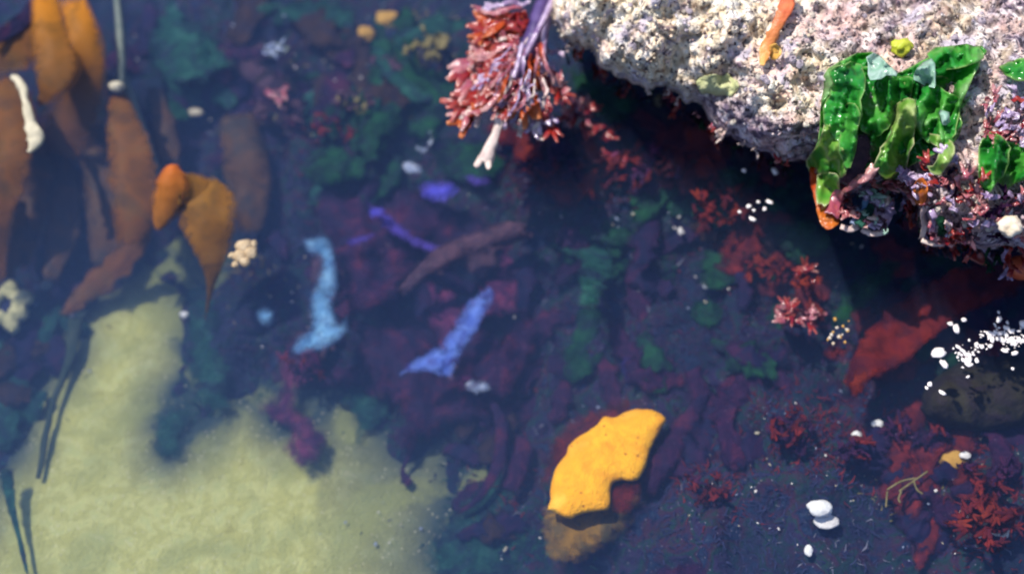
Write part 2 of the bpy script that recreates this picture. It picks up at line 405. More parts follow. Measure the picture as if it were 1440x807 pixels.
def hh(x, y):
    i = int(np.clip(np.searchsorted(XA, x)-1, 0, nx-2)); j = int(np.clip(np.searchsorted(YA, y)-1, 0, ny-2))
    u = min(1, max(0, (x-XA[i])/(XA[i+1]-XA[i]))); v = min(1, max(0, (y-YA[j])/(YA[j+1]-YA[j])))
    return max((HG[j, i]*(1-u)+HG[j, i+1]*u)*(1-v)+(HG[j+1, i]*(1-u)+HG[j+1, i+1]*u)*v, SAND_Z-.003)
def gz(px, py):
    z = -.12
    for _ in range(7):
        p = at(px, py, z); z = .5*z+.5*hh(p.x, p.y)
    return z
GS = 6.0
GZ = np.array([[gz(-60+i*GS, -60+j*GS) for i in range(262)] for j in range(156)])
def grid(G, px, py):
    u = min(max((px+60)/GS, 0), G.shape[1]-1.001); v = min(max((py+60)/GS, 0), G.shape[0]-1.001); i, j = int(u), int(v); u -= i; v -= j
    return float((G[j, i]*(1-u)+G[j, i+1]*u)*(1-v)+(G[j+1, i]*(1-u)+G[j+1, i+1]*u)*v)
def gz(px, py): return grid(GZ, px, py)
sx, sy = np.arange(-.75, .25, .01), np.arange(-.6, .25, .01)
V = [Vector((x, y, SAND_Z+.006*fbm(x*5, y*5, 3)+.0025*fbm(x*40, y*40, 8, 3))) for y in sy for x in sx]
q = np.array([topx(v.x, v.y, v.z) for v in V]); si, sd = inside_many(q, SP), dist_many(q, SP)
edge_dark = [min(1, max(0, 1-((d if i else -d)+34*fbm(v.x*16, v.y*16, 2, 4)-6)/(70 if a_ < 440 else 190))) for i, d, v, a_ in zip(si, sd, V, q[:, 0])]   # darker towards its margin
F = [(j*len(sx)+i, j*len(sx)+i+1, (j+1)*len(sx)+i+1, (j+1)*len(sx)+i) for j in range(len(sy)-1) for i in range(len(sx)-1)]
tag(finish('sand', (V, F, edge_dark), 'sand', base=(0, 0, 0)), kind='structure')

def box(x0, x1, y0, y1, z0, z1):
    V = [Vector((x, y, z)) for z in (z0, z1) for y in (y0, y1) for x in (x0, x1)]
    return V, [(0, 2, 3, 1), (4, 5, 7, 6), (0, 1, 5, 4), (2, 6, 7, 3), (0, 4, 6, 2), (1, 3, 7, 5)], None
wm = bpy.data.materials.new('water_body'); wm.use_nodes = True
nd = wm.node_tree.nodes; nd.clear()
wo = nd.new('ShaderNodeOutputMaterial'); pv = nd.new('ShaderNodeVolumePrincipled')
pv.inputs['Color'].default_value = (.145, .255, .56, 1); pv.inputs['Density'].default_value = 1.95; pv.inputs['Anisotropy'].default_value = .2
wm.node_tree.links.new(pv.outputs[0], wo.inputs['Volume'])
tag(finish('water', box(-2.2, 2.2, -2.0, 2.4, -1.2, 0), wm, smooth=False, base=(0, 0, 0)), kind='structure')

# ------------------------------------------------------------------ boulder
BOUT = [(748, -60), (768, 0), (782, 42), (800, 62), (832, 74), (852, 96), (882, 113), (908, 124), (938, 122), (962, 138), (988, 150), (1002, 176), (1026, 190), (1060, 206), (1086, 219), (1120, 227), (1142, 222), (1165, 255), (1195, 272),
        (1240, 262), (1275, 278), (1296, 318), (1340, 342), (1400, 350), (1450, 358), (1560, 380), (1750, 300), (1800, -100), (1500, -480), (1000, -460), (790, -260)]
BP = [(p[0], p[1]) for p in catmull(BOUT, 6, True)]
def bz0(x, y): return .035+.02*sst(1100, 800, x)
BR, BH = 210, .13
def bsteps(x0, y0, x1, y1):
    a = np.stack([g.ravel() for g in np.meshgrid(np.arange(740, 1470, 4.2), np.arange(-20, 375, 4.2))], 1)
    a += rng.uniform(-1.3, 1.3, a.shape)
    b = np.stack([g.ravel() for g in np.meshgrid(np.arange(x0, x1, 22), np.arange(y0, y1, 22))], 1)
    k = (b[:, 0] > 738) & (b[:, 0] < 1472) & (b[:, 1] > -22) & (b[:, 1] < 377)
    return np.concatenate([a, b[~k]])
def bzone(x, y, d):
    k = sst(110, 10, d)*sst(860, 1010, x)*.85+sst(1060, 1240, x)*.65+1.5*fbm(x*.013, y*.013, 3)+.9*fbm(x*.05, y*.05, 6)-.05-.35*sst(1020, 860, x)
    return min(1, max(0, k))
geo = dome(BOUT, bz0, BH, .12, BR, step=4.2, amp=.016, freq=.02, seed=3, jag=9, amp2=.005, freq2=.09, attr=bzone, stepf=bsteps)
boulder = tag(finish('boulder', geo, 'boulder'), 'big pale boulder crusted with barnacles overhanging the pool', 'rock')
_q = np.array([(-60+i*GS, -60+j*GS) for j in range(100) for i in range(262)])
BD = np.where(inside_many(_q, BP), dist_many(_q, BP), 0).reshape(100, 262)
def bz(x, y):
    d = grid(BD, x, y)
    t = min(1, d/BR); return bz0(x, y)+BH*math.sqrt(max(0, 1-(1-t)**2))+min(1, d/8)*(.016*fbm(x*.02, y*.02, 3)*2+.005*fbm(x*.09, y*.09, 12)*2)

# barnacles: ring-shaped cones; five shapes shared by all
def barnacle(seed):
    r = random.Random(seed); V, F = [], []; n = 9
    for k, (rad, z) in enumerate(((1, -.3), (.85, .35), (.5, .8), (.34, .72), (.22, .2))):
        for i in range(n):
            a = 2*math.pi*i/n; q = rad*(1+r.uniform(-.14, .14)); V.append(Vector((q*math.cos(a), q*math.sin(a), z+r.uniform(-.06, .06))))
    for k in range(4):
        for i in range(n): F.append((k*n+i, k*n+(i+1) % n, (k+1)*n+(i+1) % n, (k+1)*n+i))
    F.append(tuple(range(4*n, 5*n)))
    return V, F, None
A('barnacle', [(.36, .30, .26), (.62, .54, .46), (.74, .70, .64)], 120, .6, bump=.4, bscale=300)
A('barnacle_purple', [(.28, .22, .28), (.50, .44, .50)], 120, .6, bump=.4, bscale=300)
BM = []
for s in range(6):
    V, F, _ = barnacle(s); me = bpy.data.meshes.new('barnacle'); me.from_pydata(V, [], F); me.materials.append(M['barnacle' if s < 4 else 'barnacle_purple']); BM.append(me)
cnt = 0
while cnt < 130:
    x, y = random.uniform(780, 1440), random.uniform(0, 340)
    q = np.array([[x, y]])
    if not inside_many(q, BP)[0] or dist_many(q, BP)[0] < 9 or N(x*.015, y*.015, 9) < -.1: continue
    o = bpy.data.objects.new('barnacle', random.choice(BM)); COL.objects.link(o)
    o.location = at(x, y, bz(x, y)+.001); s = random.uniform(.0018, .0044); o.scale = (s, s, s*random.uniform(.7, 1.1))
    o.rotation_euler = (random.uniform(.0, .6), random.uniform(-.3, .3), random.uniform(0, 6))
    tag(o, 'small ring shaped acorn barnacle among many on the pale boulder', 'barnacle', 'barnacles crusting the pale boulder'); cnt += 1
# grainy crust between them
gs, gp, gd = [], [], []
for _ in range(1900):
    x, y = random.uniform(775, 1440), random.uniform(-5, 352)
    q = np.array([[x, y]])
    if not inside_many(q, BP)[0]: continue
    s = random.uniform(.0007, .0021)
    g_ = lump(at(x, y, bz(x, y)+s*.35), s, s*random.uniform(.6, 1.2), s*random.uniform(.6, 1.3), random.random()*50, .6, 1, random.random()*6)
    zn = bzone(x, y, grid(BD, x, y)); g_ = (g_[0], g_[1], [zn]*len(g_[2]))
    (gd if random.random() < .16 else gs).append(g_)
tag(finish('barnacle_crust', join(gs), 'boulder'), kind='stuff')
A('crust_dark', [(.04, .03, .05), (.14, .09, .11)], 120, .7)
tag(finish('dark_crust', join(gd), 'crust_dark'), kind='stuff')

# ------------------------------------------------------------------ seaweed on the boulder
def rz(x, y): return bz(x, y)+.012
def hang(x, y):                                                     # hanging over the lip of the boulder
    return max(.012, rz(x, y))
t = thing('sea_lettuce', 'large bright green sea lettuce draped over the pink weedy edge of the pale boulder', 'seaweed', 1240, 130, bz(1240, 130))
LOB = [('green', [(1165, 96), (1225, 74), (1262, 100), (1310, 80), (1380, 66), (1376, 95), (1354, 140), (1350, 186), (1326, 214), (1292, 226), (1252, 256), (1226, 236), (1192, 246), (1140, 238), (1150, 200), (1156, 140)], -.002),
       ('green', [(1168, 100), (1195, 88), (1216, 98), (1212, 140), (1208, 172), (1194, 196), (1178, 200), (1158, 172), (1158, 150), (1170, 125)], .012),
       ('green', [(1200, 112), (1224, 92), (1260, 108), (1284, 110), (1276, 150), (1256, 172), (1240, 192), (1214, 186), (1203, 150)], .006),
       ('green_pale', [(1221, 80), (1236, 77), (1262, 103), (1240, 108), (1222, 113)], .018),  # pale blue green lobe: the sky's shine painted as colour
       ('green_pale', [(1284, 106), (1309, 86), (1313, 121), (1300, 121)], .018),
       ('green', [(1278, 112), (1320, 122), (1350, 142), (1346, 180), (1330, 205), (1302, 200), (1286, 170), (1278, 140)], .004),
       ('green_yellow', [(1256, 150), (1286, 140), (1286, 190), (1276, 222), (1256, 252), (1232, 240), (1236, 215), (1250, 185)], .018),
       ('green_yellow', [(1162, 170), (1184, 186), (1191, 215), (1187, 246), (1164, 246), (1131, 235), (1147, 206)], .016),
       ('green_yellow', [(1149, 246), (1176, 244), (1179, 275), (1161, 290), (1149, 280)], .010),
       ('green_yellow', [(1298, 190), (1330, 195), (1342, 216), (1322, 246), (1305, 238), (1322, 216)], .012),
       ('green', [(1308, 72), (1345, 62), (1378, 66), (1376, 88), (1330, 97), (1312, 92)], .006),
       ('green', [(1188, 150), (1206, 150), (1206, 200), (1196, 232), (1188, 235), (1182, 200)], .02),
       ('green_pale', [(1318, 158), (1336, 155), (1334, 172), (1326, 176)], .016)]
for i, (m, o, dz) in enumerate(LOB):
    finish('blade', sheet(o, lambda x, y: hang(x, y)+dz, 3.0, .0025, .035, seed=i+1, jag=6, edge=2.6, amp2=.015, n=3, jf=.13), m, t)
t = thing('sea_lettuce', 'small bright green sea lettuce tuft near the right end of the boulder', 'seaweed', 1405, 230, bz(1405, 230))
finish('blade', sheet([(1380, 196), (1402, 188), (1418, 205), (1412, 245), (1386, 275), (1377, 240)], lambda x, y: hang(x, y)+.012, 3.0, .0025, .035, seed=21, jag=5, edge=2.6, amp2=.011, n=3, jf=.13), 'green', t)
finish('blade', sheet([(1408, 205), (1440, 208), (1450, 240), (1425, 262), (1404, 255)], lambda x, y: hang(x, y)+.006, 3.0, .0025, .035, seed=22, jag=5, edge=2.6, amp2=.011, n=3, jf=.13), 'green', t)
o = finish('sea_lettuce', sheet([(1404, 96), (1425, 86), (1455, 78), (1455, 112), (1420, 110)], lambda x, y: rz(x, y)+.004, 4, .008, .04, seed=23, jag=4, edge=5), 'green')
tag(o, 'dark green sea lettuce scrap high on the boulder at its upper right', 'seaweed')
A('lichen_yellow', [(.35, .40, .02), (.5, .5, .05)], 90, .5)
tag(finish('algae_tuft', lump(at(1268, 66, rz(1268, 66)), .010, .008, .006, 3, .5, 3), 'lichen_yellow'), 'small yellow green algae knob above the big sea lettuce', 'seaweed')
A('green_film', [(.42, .44, .20), (.52, .52, .30)], 120, .6, bump=.6)
tag(finish('algae_film', sheet([(985, 112), (1010, 103), (1034, 112), (1036, 128), (1008, 135), (988, 128)], lambda x, y: bz(x, y)+.003, 4, .003, .09, seed=3, jag=7), 'green_film'), 'pale yellow green algae film patch on the bare boulder face', 'algae')
o = finish('red_frond', ribbon([(1112, -15, rz(1110, 0)+.004, 26), (1103, 15, rz(1103, 15)+.004, 20), (1088, 45, rz(1088, 45)+.003, 17), (1077, 72, rz(1077, 72)+.002, 17), (1072, 92, rz(1072, 92), 6)], 6, 7, .5, 2, .2, seed=4, ragged=.5), 'coral')
tag(o, 'narrow red orange frond lying across the bare upper boulder', 'seaweed')
A('tip_yellow', [(.6, .3, .05), (.7, .42, .12)], 100, .4)
tag(finish('red_frond', sheet([(1081, 68), (1092, 62), (1099, 76), (1086, 84)], lambda x, y: rz(x, y), 3, .004, .1, seed=5), 'tip_yellow'), 'tiny orange yellow frond at the tip of the red streak', 'seaweed')

def frond(x0, y0, x1, y1, z0, z1, w, seed, fork=True, flat=.5):
    r = random.Random(seed); mx, my = (x0+x1)/2+r.uniform(-8, 8), (y0+y1)/2+r.uniform(-6, 6)
    g = [ribbon([(x0, y0, z0, w*.5), ((x0+mx)/2+r.uniform(-5, 5), (y0+my)/2+r.uniform(-5, 5), z0*.7+z1*.3+r.uniform(-.004, .008), w*.7), (mx, my, (z0+z1)/2+r.uniform(-.003, .009), w*r.uniform(.7, 1)), ((x1+mx)/2+r.uniform(-4, 4), (y1+my)/2+r.uniform(-4, 4), z0*.3+z1*.7+r.uniform(-.004, .007), w*.8), (x1, y1, z1, w*.9)], 3, 5, 1.0, 1.6, r.uniform(-.5, .6), .0005, seed, .7, r.uniform(-flat, flat))]
    if fork:
        a = math.atan2(y1-y0, x1-x0)
        for k in range(r.choice((2, 3, 3))):
            b = a+(k-1)*.65+r.uniform(-.3, .3); l = w*r.uniform(.8, 1.9)
            g.append(ribbon([(x1-3*math.cos(a), y1-3*math.sin(a), z1, w*.55), (x1+l*.5*math.cos(b), y1+l*.5*math.sin(b), z1+.002, w*.55), (x1+l*math.cos(b), y1+l*math.sin(b), z1+r.uniform(-.003, .004), w*.28)], 3, 5, .6, 1, .3, .0005, seed+k+.3, .5))
    return join(g)
# the red bunch hanging from the left end of the boulder
t = thing('red_seaweed', 'big bunch of red and pink forked seaweed hanging off the pale boulder', 'seaweed', 775, 0, .05)
stem = [[(782, -12, .085, 12), (768, 20, .085, 11), (752, 52, .080, 9), (738, 78, .075, 9)], [(770, -10, .07, 26), (755, 30, .07, 30), (742, 70, .065, 22), (735, 95, .06, 10)], [(738, 78, .075, 9), (730, 100, .07, 8), (724, 125, .06, 7)],
        [(772, 10, .075, 9), (766, 50, .07, 10), (764, 80, .065, 9), (768, 100, .06, 8)], [(735, 60, .08, 7), (728, 90, .075, 9), (722, 110, .07, 8)]]
for i, s in enumerate(stem): finish('stem', ribbon(s, 5, 5, .25, 1, .9, .002, i+2.5, .1), 'purple_stem' if i in (1, 2) else 'lilac', t)
HF = [('red', 742, 22, 690, 46, 16), ('red', 738, 30, 678, 40, 15), ('red_orange', 735, 34, 684, 32, 15), ('red', 740, 24, 700, 26, 18), ('red_orange', 730, 40, 700, 52, 16), ('red_orange', 712, 30, 680, 50, 10), ('pink', 710, 44, 688, 56, 9), ('white_tip', 720, 52, 694, 62, 6), ('lilac', 745, 2, 690, 8, 8), ('pink', 735, 12, 675, 12, 6), ('red', 735, 45, 694, 60, 13), ('pink', 730, 58, 685, 72, 18), ('lilac', 735, 66, 690, 86, 14),
      ('pink', 720, 78, 660, 86, 18), ('red', 722, 85, 655, 100, 18), ('pink', 724, 95, 662, 118, 16), ('red', 722, 100, 672, 135, 18), ('pink', 720, 110, 668, 120, 12), ('red', 718, 118, 656, 142, 18), ('pink', 712, 125, 660, 158, 14),
      ('white_tip', 694, 122, 672, 148, 15), ('red_orange', 682, 148, 660, 168, 18), ('pink', 735, 80, 722, 135, 9), ('red_orange', 752, 80, 742, 130, 24), ('red_orange', 745, 88, 735, 140, 18), ('pink', 757, 85, 768, 140, 8),
      ('pink', 730, 110, 705, 150, 10), ('lilac', 765, 85, 778, 108, 8), ('pink', 772, 100, 792, 122, 10), ('red', 765, 105, 785, 130, 12), ('red', 765, 45, 760, 70, 14), ('pink', 752, 66, 764, 90, 8), ('lilac', 770, 70, 782, 72, 6),
      ('lilac', 712, 120, 702, 160, 12), ('lilac', 745, 135, 755, 165, 14), ('lilac', 752, 130, 768, 160, 12), ('pink', 742, 140, 732, 165, 10), ('pink', 725, 140, 712, 165, 10), ('white_tip', 742, 165, 731, 184, 7), ('white_tip', 755, 170, 759, 192, 6),
      ('lilac', 760, 150, 748, 178, 8), ('red', 772, 150, 776, 180, 10), ('red', 745, 30, 715, 55, 15), ('red', 700, 60, 680, 64, 12)]
for i, (m, x0, y0, x1, y1, w) in enumerate(HF):
    z0 = .07-.0002*y0; finish('blade', frond(x0, y0, x1, y1, z0, z0-.012, w*1.25, i+50), m, t)
rr = random.Random(5)
for i in range(34):
    a = rr.uniform(0, 1); x0, y0 = 742-rr.uniform(0, 30), 60+a*70; x1, y1 = x0-rr.uniform(10, 48), y0+rr.uniform(-10, 38)
    if x1 < 645 or y1 > 172: continue
    finish('blade', frond(x0, y0, x1, y1, .066, .05, rr.uniform(7, 13), i+200), rr.choice(['pink', 'red', 'red', 'lilac', 'pink']), t)
for i in range(26):  # thin strands, mostly lilac and pale, painting highlights onto the bunch
    x0, y0 = rr.uniform(715, 765), rr.uniform(50, 120); x1, y1 = x0+(x0-745)*rr.uniform(.2, 1.0)-rr.uniform(0, 24), y0+rr.uniform(22, 60)
    if x1 < 650 or y1 > 178: continue
    finish('blade', frond(x0, y0, x1, y1, .078, .056, rr.uniform(3, 6), i+260, rr.random() < .5), rr.choice(['lilac', 'lilac', 'white_tip', 'pink', 'red_orange']), t)
finish('pale_blade', join([ribbon([(703, 160, .045, 12), (698, 185, .035, 12), (688, 210, .026, 18), (681, 228, .02, 24)], 6, 7, .35, 1, .4, .0016, 3, .2),
                     ribbon([(676, 224, .02, 10), (671, 231, .02, 9), (668, 234, .02, 5)], 3, 5), ribbon([(686, 226, .02, 10), (687, 234, .02, 8), (686, 238, .02, 3)], 3, 5)]), 'white_tip', t)

# pink, orange and lilac frills below the sea lettuce
t = thing('frilly_seaweed', 'pink and orange frilly seaweed hanging under the big green sea lettuce', 'seaweed', 1200, 250, .04)
def wz(x, y): return max(hang(x, y)+.014, .062)
def rp(pts, dz=0): return [(x, y, wz(x, y)+dz, w) for x, y, w in pts]
finish('blade', ribbon(rp([(1170, 300, 22), (1178, 278, 18), (1195, 258, 17), (1218, 246, 18), (1232, 232, 12)], .012), 6, 7, .8, 1.6, .5, seed=4), 'pink', t)
finish('blade', ribbon(rp([(1205, 190, 40), (1208, 215, 44), (1200, 240, 34), (1190, 262, 16)]), 6, 7, .6, 1, .3, seed=5), 'mauve', t)
A('orange_blade', [(.55, .12, .02), (.68, .22, .04)], 80, .25, .35, bump=.2, spec=.6)
finish('blade', sheet([(1150, 288), (1165, 290), (1180, 300), (1178, 315), (1163, 323), (1152, 310)], lambda x, y: wz(x, y), 3, .006, .08, seed=6, edge=4), 'orange_blade', t)
finish('blade', ribbon(rp([(1146, 235, 14), (1148, 260, 14), (1153, 285, 12), (1160, 318, 8)], -.003), 5, 5, .5, seed=8), 'red_orange', t)
for i, (x0, y0, x1, y1, w, m) in enumerate([(1262, 235, 1285, 262, 18, 'lilac'), (1255, 255, 1278, 268, 14, 'pink'), (1240, 258, 1262, 258, 10, 'pink'), (1275, 240, 1292, 250, 14, 'lilac'), (1225, 250, 1245, 262, 12, 'pink')]):
    finish('blade', frond(x0, y0, x1, y1, wz(x0, y0), wz(x1, y1), w, i+400), m, t)
t = thing('frilly_seaweed', 'white and blue lilac frilly seaweed curl at the lowest green tip', 'seaweed', 1215, 290, .03)
for i, (pts, m) in enumerate([([(1182, 318, 8), (1196, 322, 9), (1208, 318, 8)], 'white_tip'), ([(1212, 322, 7), (1226, 328, 9), (1244, 326, 8)], 'white_tip'), ([(1248, 282, 22), (1244, 305, 20), (1236, 322, 14)], 'lilac'),
                              ([(1236, 285, 14), (1232, 300, 18), (1226, 320, 12)], 'lilac'), ([(1200, 290, 13), (1206, 300, 14), (1198, 315, 8)], 'ghost'), ([(1218, 280, 11), (1216, 292, 12), (1210, 305, 10)], 'blue_pale'),
                              ([(1228, 286, 12), (1216, 304, 22), (1206, 316, 16)], 'green_teal'), ([(1225, 278, 8), (1240, 276, 9), (1252, 282, 9)], 'green_pale')]):
    finish('blade', ribbon(rp(pts, .002*i), 5, 7, .7, 1.3, .4, seed=i+2), m, t)
t = thing('frilly_seaweed', 'white edged purple frill beside a green scrap under the pink weed', 'seaweed', 1310, 320, .03)
for i, (pts, m) in enumerate([([(1305, 285, 6), (1298, 300, 7), (1300, 318, 7), (1296, 335, 7)], 'white_tip'), ([(1296, 337, 7), (1312, 342, 8), (1328, 342, 8)], 'white_tip'), ([(1310, 295, 10), (1316, 310, 9), (1310, 325, 8)], 'lilac'),
                              ([(1318, 305, 12), (1328, 318, 18), (1322, 332, 12)], 'green_deep'), ([(1330, 312, 6), (1338, 320, 7), (1336, 332, 6)], 'white_tip')]):
    finish('blade', ribbon(rp(pts, .002*i), 5, 7, .6, 1.3, .4, seed=i+12), m, t)
t = thing('red_seaweed', 'thick mat of pink and red crinkled seaweed along the right boulder edge', 'seaweed', 1360, 280, .05)
rr = random.Random(9)
for i in range(78):
    x0, y0 = rr.uniform(1298, 1445), rr.uniform(225, 335)
    a = rr.uniform(0, 6.28); l = rr.uniform(10, 26); x1, y1 = x0+l*math.cos(a), y0+l*.8*math.sin(a)
    if y1 > 345 or (x0 > 1376 and y0 < 270): continue
    finish('blade', frond(x0, y0, x1, y1, wz(x0, y0)+rr.uniform(-.006, .006), wz(x1, y1), rr.uniform(6, 15), i+500, rr.random() < .6, .9), rr.choice(['pink', 'pink', 'red', 'mauve', 'lilac', 'pink', 'maroon']), t)
t = thing('red_seaweed', 'pink crinkled seaweed patch right of the big green sea lettuce', 'seaweed', 1410, 160, bz(1410, 160))
for i in range(30):
    x0, y0 = rr.uniform(1385, 1445), rr.uniform(135, 195)
    a = rr.uniform(0, 6.28); l = rr.uniform(8, 22); x1, y1 = x0+l*math.cos(a), y0+l*.8*math.sin(a)
    finish('blade', frond(x0, y0, x1, y1, rz(x0, y0)+rr.uniform(-.006, .004), rz(x1, y1), rr.uniform(6, 13), i+600, rr.random() < .5, .9), rr.choice(['pink', 'pink', 'lilac', 'mauve', 'red']), t)
t = thing('frilly_seaweed', 'pale pink and lilac crinkled frill filling the gap right of the orange tip', 'seaweed', 1225, 285, .05)
rr = random.Random(41)
for i in range(30):
    x0, y0 = rr.uniform(1180, 1256), rr.uniform(258, 318); a = rr.uniform(0, 6.28); l = rr.uniform(8, 20)
    finish('blade', frond(x0, y0, x0+l*math.cos(a), y0+l*.7*math.sin(a), .068, .072, rr.uniform(5, 11), i+900, rr.random() < .5, .9), rr.choice(['lilac', 'pink', 'white_tip', 'green_pale', 'lilac', 'mauve']), t)
t = thing('red_seaweed', 'fringe of red and mauve seaweed hanging from the lip beneath the frills and pink mat', 'seaweed', 1290, 330, .04)
rr = random.Random(19)
LIP = catmull([(1142, 226), (1165, 258), (1195, 275), (1240, 266), (1275, 280), (1296, 320), (1340, 345), (1400, 353), (1444, 360)], 8)
for i in range(62):
    e = LIP[rr.randrange(len(LIP))]; x0, y0 = e[0]+rr.uniform(-8, 8), e[1]-rr.uniform(2, 22); l = rr.uniform(14, 34); a = rr.uniform(.9, 2.2)
    finish('blade', frond(x0, y0, x0+l*math.cos(a), y0+l*math.sin(a), .064, .05-rr.uniform(0, .03), rr.uniform(5, 12), i+700, rr.random() < .6, .9), rr.choice(['pink', 'red', 'mauve', 'lilac', 'red', 'maroon', 'green_deep']), t)
t = thing('red_seaweed', 'ragged crimson and pink fringe along the bare middle of the boulder lip', 'seaweed', 960, 150, .02)
LIP = catmull([(800, 66), (850, 98), (905, 126), (960, 142), (1002, 182), (1060, 210), (1120, 230)], 8)
for i in range(44):
    e = LIP[rr.randrange(len(LIP))]; x0, y0 = e[0]+rr.uniform(-6, 6), e[1]-rr.uniform(0, 4); l = rr.uniform(8, 24); a = rr.uniform(.9, 2.4)
    if i % 2: finish('blade', frond(x0, y0-3, x0+l*.45*math.cos(a), y0-3+l*.45*math.sin(a), .066, .056, rr.uniform(3, 6), i+1100, True, .9), rr.choice(['pink', 'red', 'mauve', 'white_tip']), t)
    finish('blade', frond(x0, y0, x0+l*math.cos(a), y0+l*math.sin(a), .012, -.004, rr.uniform(4, 9), i+800, rr.random() < .6, .9), rr.choice(['red_deep', 'maroon', 'red', 'green_deep', 'mauve']), t)
tag(finish('orange_frond', sheet([(1284, 262), (1298, 250), (1304, 272), (1296, 290), (1284, 280)], lambda x, y: wz(x, y)+.01, 4, .006, .07, seed=31), 'orange_blade'), 'orange red blade left of the thick pink mat', 'seaweed')
tag(finish('red_algae', sheet([(1345, 325), (1362, 330), (1378, 352), (1388, 372), (1370, 368), (1352, 350)], lambda x, y: .02, 4, .005, .05, seed=32), 'red'), 'pointed dull red blade hanging below the pink mat', 'seaweed')
tag(finish('red_algae', sheet([(1292, 350), (1312, 346), (1318, 358), (1300, 362)], lambda x, y: .004, 4, .004, .05, seed=33), 'red_deep'), 'short dark red blade dipping into shaded water under white frill', 'seaweed')
tag(finish('red_bladder', lump(at(1434, 376, .02), .013, .012, .012, 4, .12, 3), 'coral'), 'round red orange bladder hanging off the boulder weed', 'seaweed')
A('pale_stone', [(.66, .52, .36), (.8, .72, .62)], 90, .4)
tag(finish('pale_shell', lump(at(1420, 318, wz(1420, 318)+.012), .011, .009, .008, 8, .4, 3), 'pale_stone'), 'creamy white shell lodged in the red seaweed mat', 'shell')

# ------------------------------------------------------------------ kelp on the left
def kz(l): return l
t = thing('kelp', 'golden brown kelp with two orange topped blades at the surface', 'kelp', 70, 0, -.02)
finish('blade', ribbon([(-40, 80, -.05, 70), (5, 70, -.035, 84), (40, 52, -.03, 76), (68, 22, -.03, 44)], 8, 9, .2, .7, .18, .0010, 1), 'kelp_red', t)
finish('blade', ribbon([(52, 146, -.05, 12), (62, 130, -.03, 34), (78, 100, -.02, 66), (74, 62, -.012, 60), (66, 30, -.006, 50), (62, -12, -.004, 40)], 8, 9, .16, .7, .22, .0010, 2), 'kelp_top', t)
finish('blade', ribbon([(60, 245, -.15, 40), (85, 195, -.12, 84), (112, 140, -.07, 72), (124, 90, -.03, 52), (114, 40, -.01, 48), (98, -5, -.005, 42)], 8, 9, .16, .7, .22, .0010, 3), 'kelp_top', t)
t = thing('kelp', 'broad rusty brown kelp blade running down beside the pale dead strip', 'kelp', 5, 100, -.06)
finish('blade', ribbon([(6, 100, -.05, 50), (10, 170, -.05, 90), (4, 240, -.06, 80), (-4, 310, -.09, 44), (-6, 400, -.14, 30)], 8, 9, .2, .7, .18, .0010, 4), 'kelp_red', t)
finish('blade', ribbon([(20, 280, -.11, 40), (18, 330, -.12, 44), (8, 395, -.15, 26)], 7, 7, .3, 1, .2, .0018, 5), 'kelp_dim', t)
tag(finish('dead_kelp_strip', ribbon([(16, 106, -.012, 8), (29, 118, -.012, 14), (36, 145, -.012, 9), (42, 172, -.012, 15), (50, 194, -.015, 22), (40, 214, -.02, 6)], 6, 5, .5, 1.5, .4, .0012, 6, .5), 'dead'), 'ragged pale dead strip lying on the rusty kelp', 'kelp')
t = thing('kelp', 'long red brown kelp with a slanting tattered end on the sand', 'kelp', 168, 120, -.08)
finish('stipe', ribbon([(163, -12, -.05, 12), (168, 40, -.05, 13), (170, 90, -.055, 14), (168, 124, -.06, 15)], 6, 5, .1, 1, 1.2, .003, 7), 'stipe', t)
finish('holdfast', lump(at(165, 122, -.055), .010, .006, .006, 2, .3, 2), 'dead', t)
finish('blade', ribbon([(165, 128, -.065, 22), (175, 180, -.07, 60), (186, 240, -.08, 76), (188, 300, -.09, 72), (180, 350, -.11, 44)], 8, 9, .2, .7, .18, .0010, 8), 'kelp_red', t)
finish('blade', ribbon([(210, 328, -.13, 24), (170, 366, -.15, 46), (132, 400, -.17, 46), (104, 425, -.18, 28), (88, 445, -.185, 10)], 7, 9, .4, 1.3, .25, .0018, 9, .4), 'kelp_red', t)
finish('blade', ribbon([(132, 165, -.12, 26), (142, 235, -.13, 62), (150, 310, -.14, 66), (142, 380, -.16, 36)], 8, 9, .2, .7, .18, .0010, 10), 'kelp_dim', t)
t = thing('kelp', 'bright orange kelp knob joined to a rounded amber blade with a thin tail', 'kelp', 262, 250, -.05)
finish('blade', ribbon([(220, 324, -.05, 10), (228, 298, -.035, 42), (238, 268, -.02, 52), (242, 244, -.012, 40), (243, 230, -.01, 16)], 7, 9, .25, 1, .5, .0018, 11), 'kelp_bright', t)
finish('blade', ribbon([(240, 268, -.03, 26), (250, 262, -.022, 60), (270, 266, -.03, 62), (288, 275, -.036, 60)], 6, 7, .2, 1, .5, .0018, 12), 'kelp', t)
finish('blade', ribbon([(284, 246, -.035, 34), (290, 275, -.035, 88), (293, 315, -.045, 90), (296, 350, -.06, 62), (297, 382, -.08, 32), (294, 415, -.11, 10), (288, 452, -.15, 4)], 8, 9, .14, .7, .3, .0010, 13, .12), 'kelp', t)
tag(finish('kelp', ribbon([(332, 155, -.12, 58), (344, 215, -.125, 78), (350, 275, -.13, 72), (352, 330, -.15, 30)], 8, 9, .2, .7, .18, .0010, 14), 'kelp_dim'), 'dim brown kelp blade hanging deep beside the amber kelp', 'kelp')
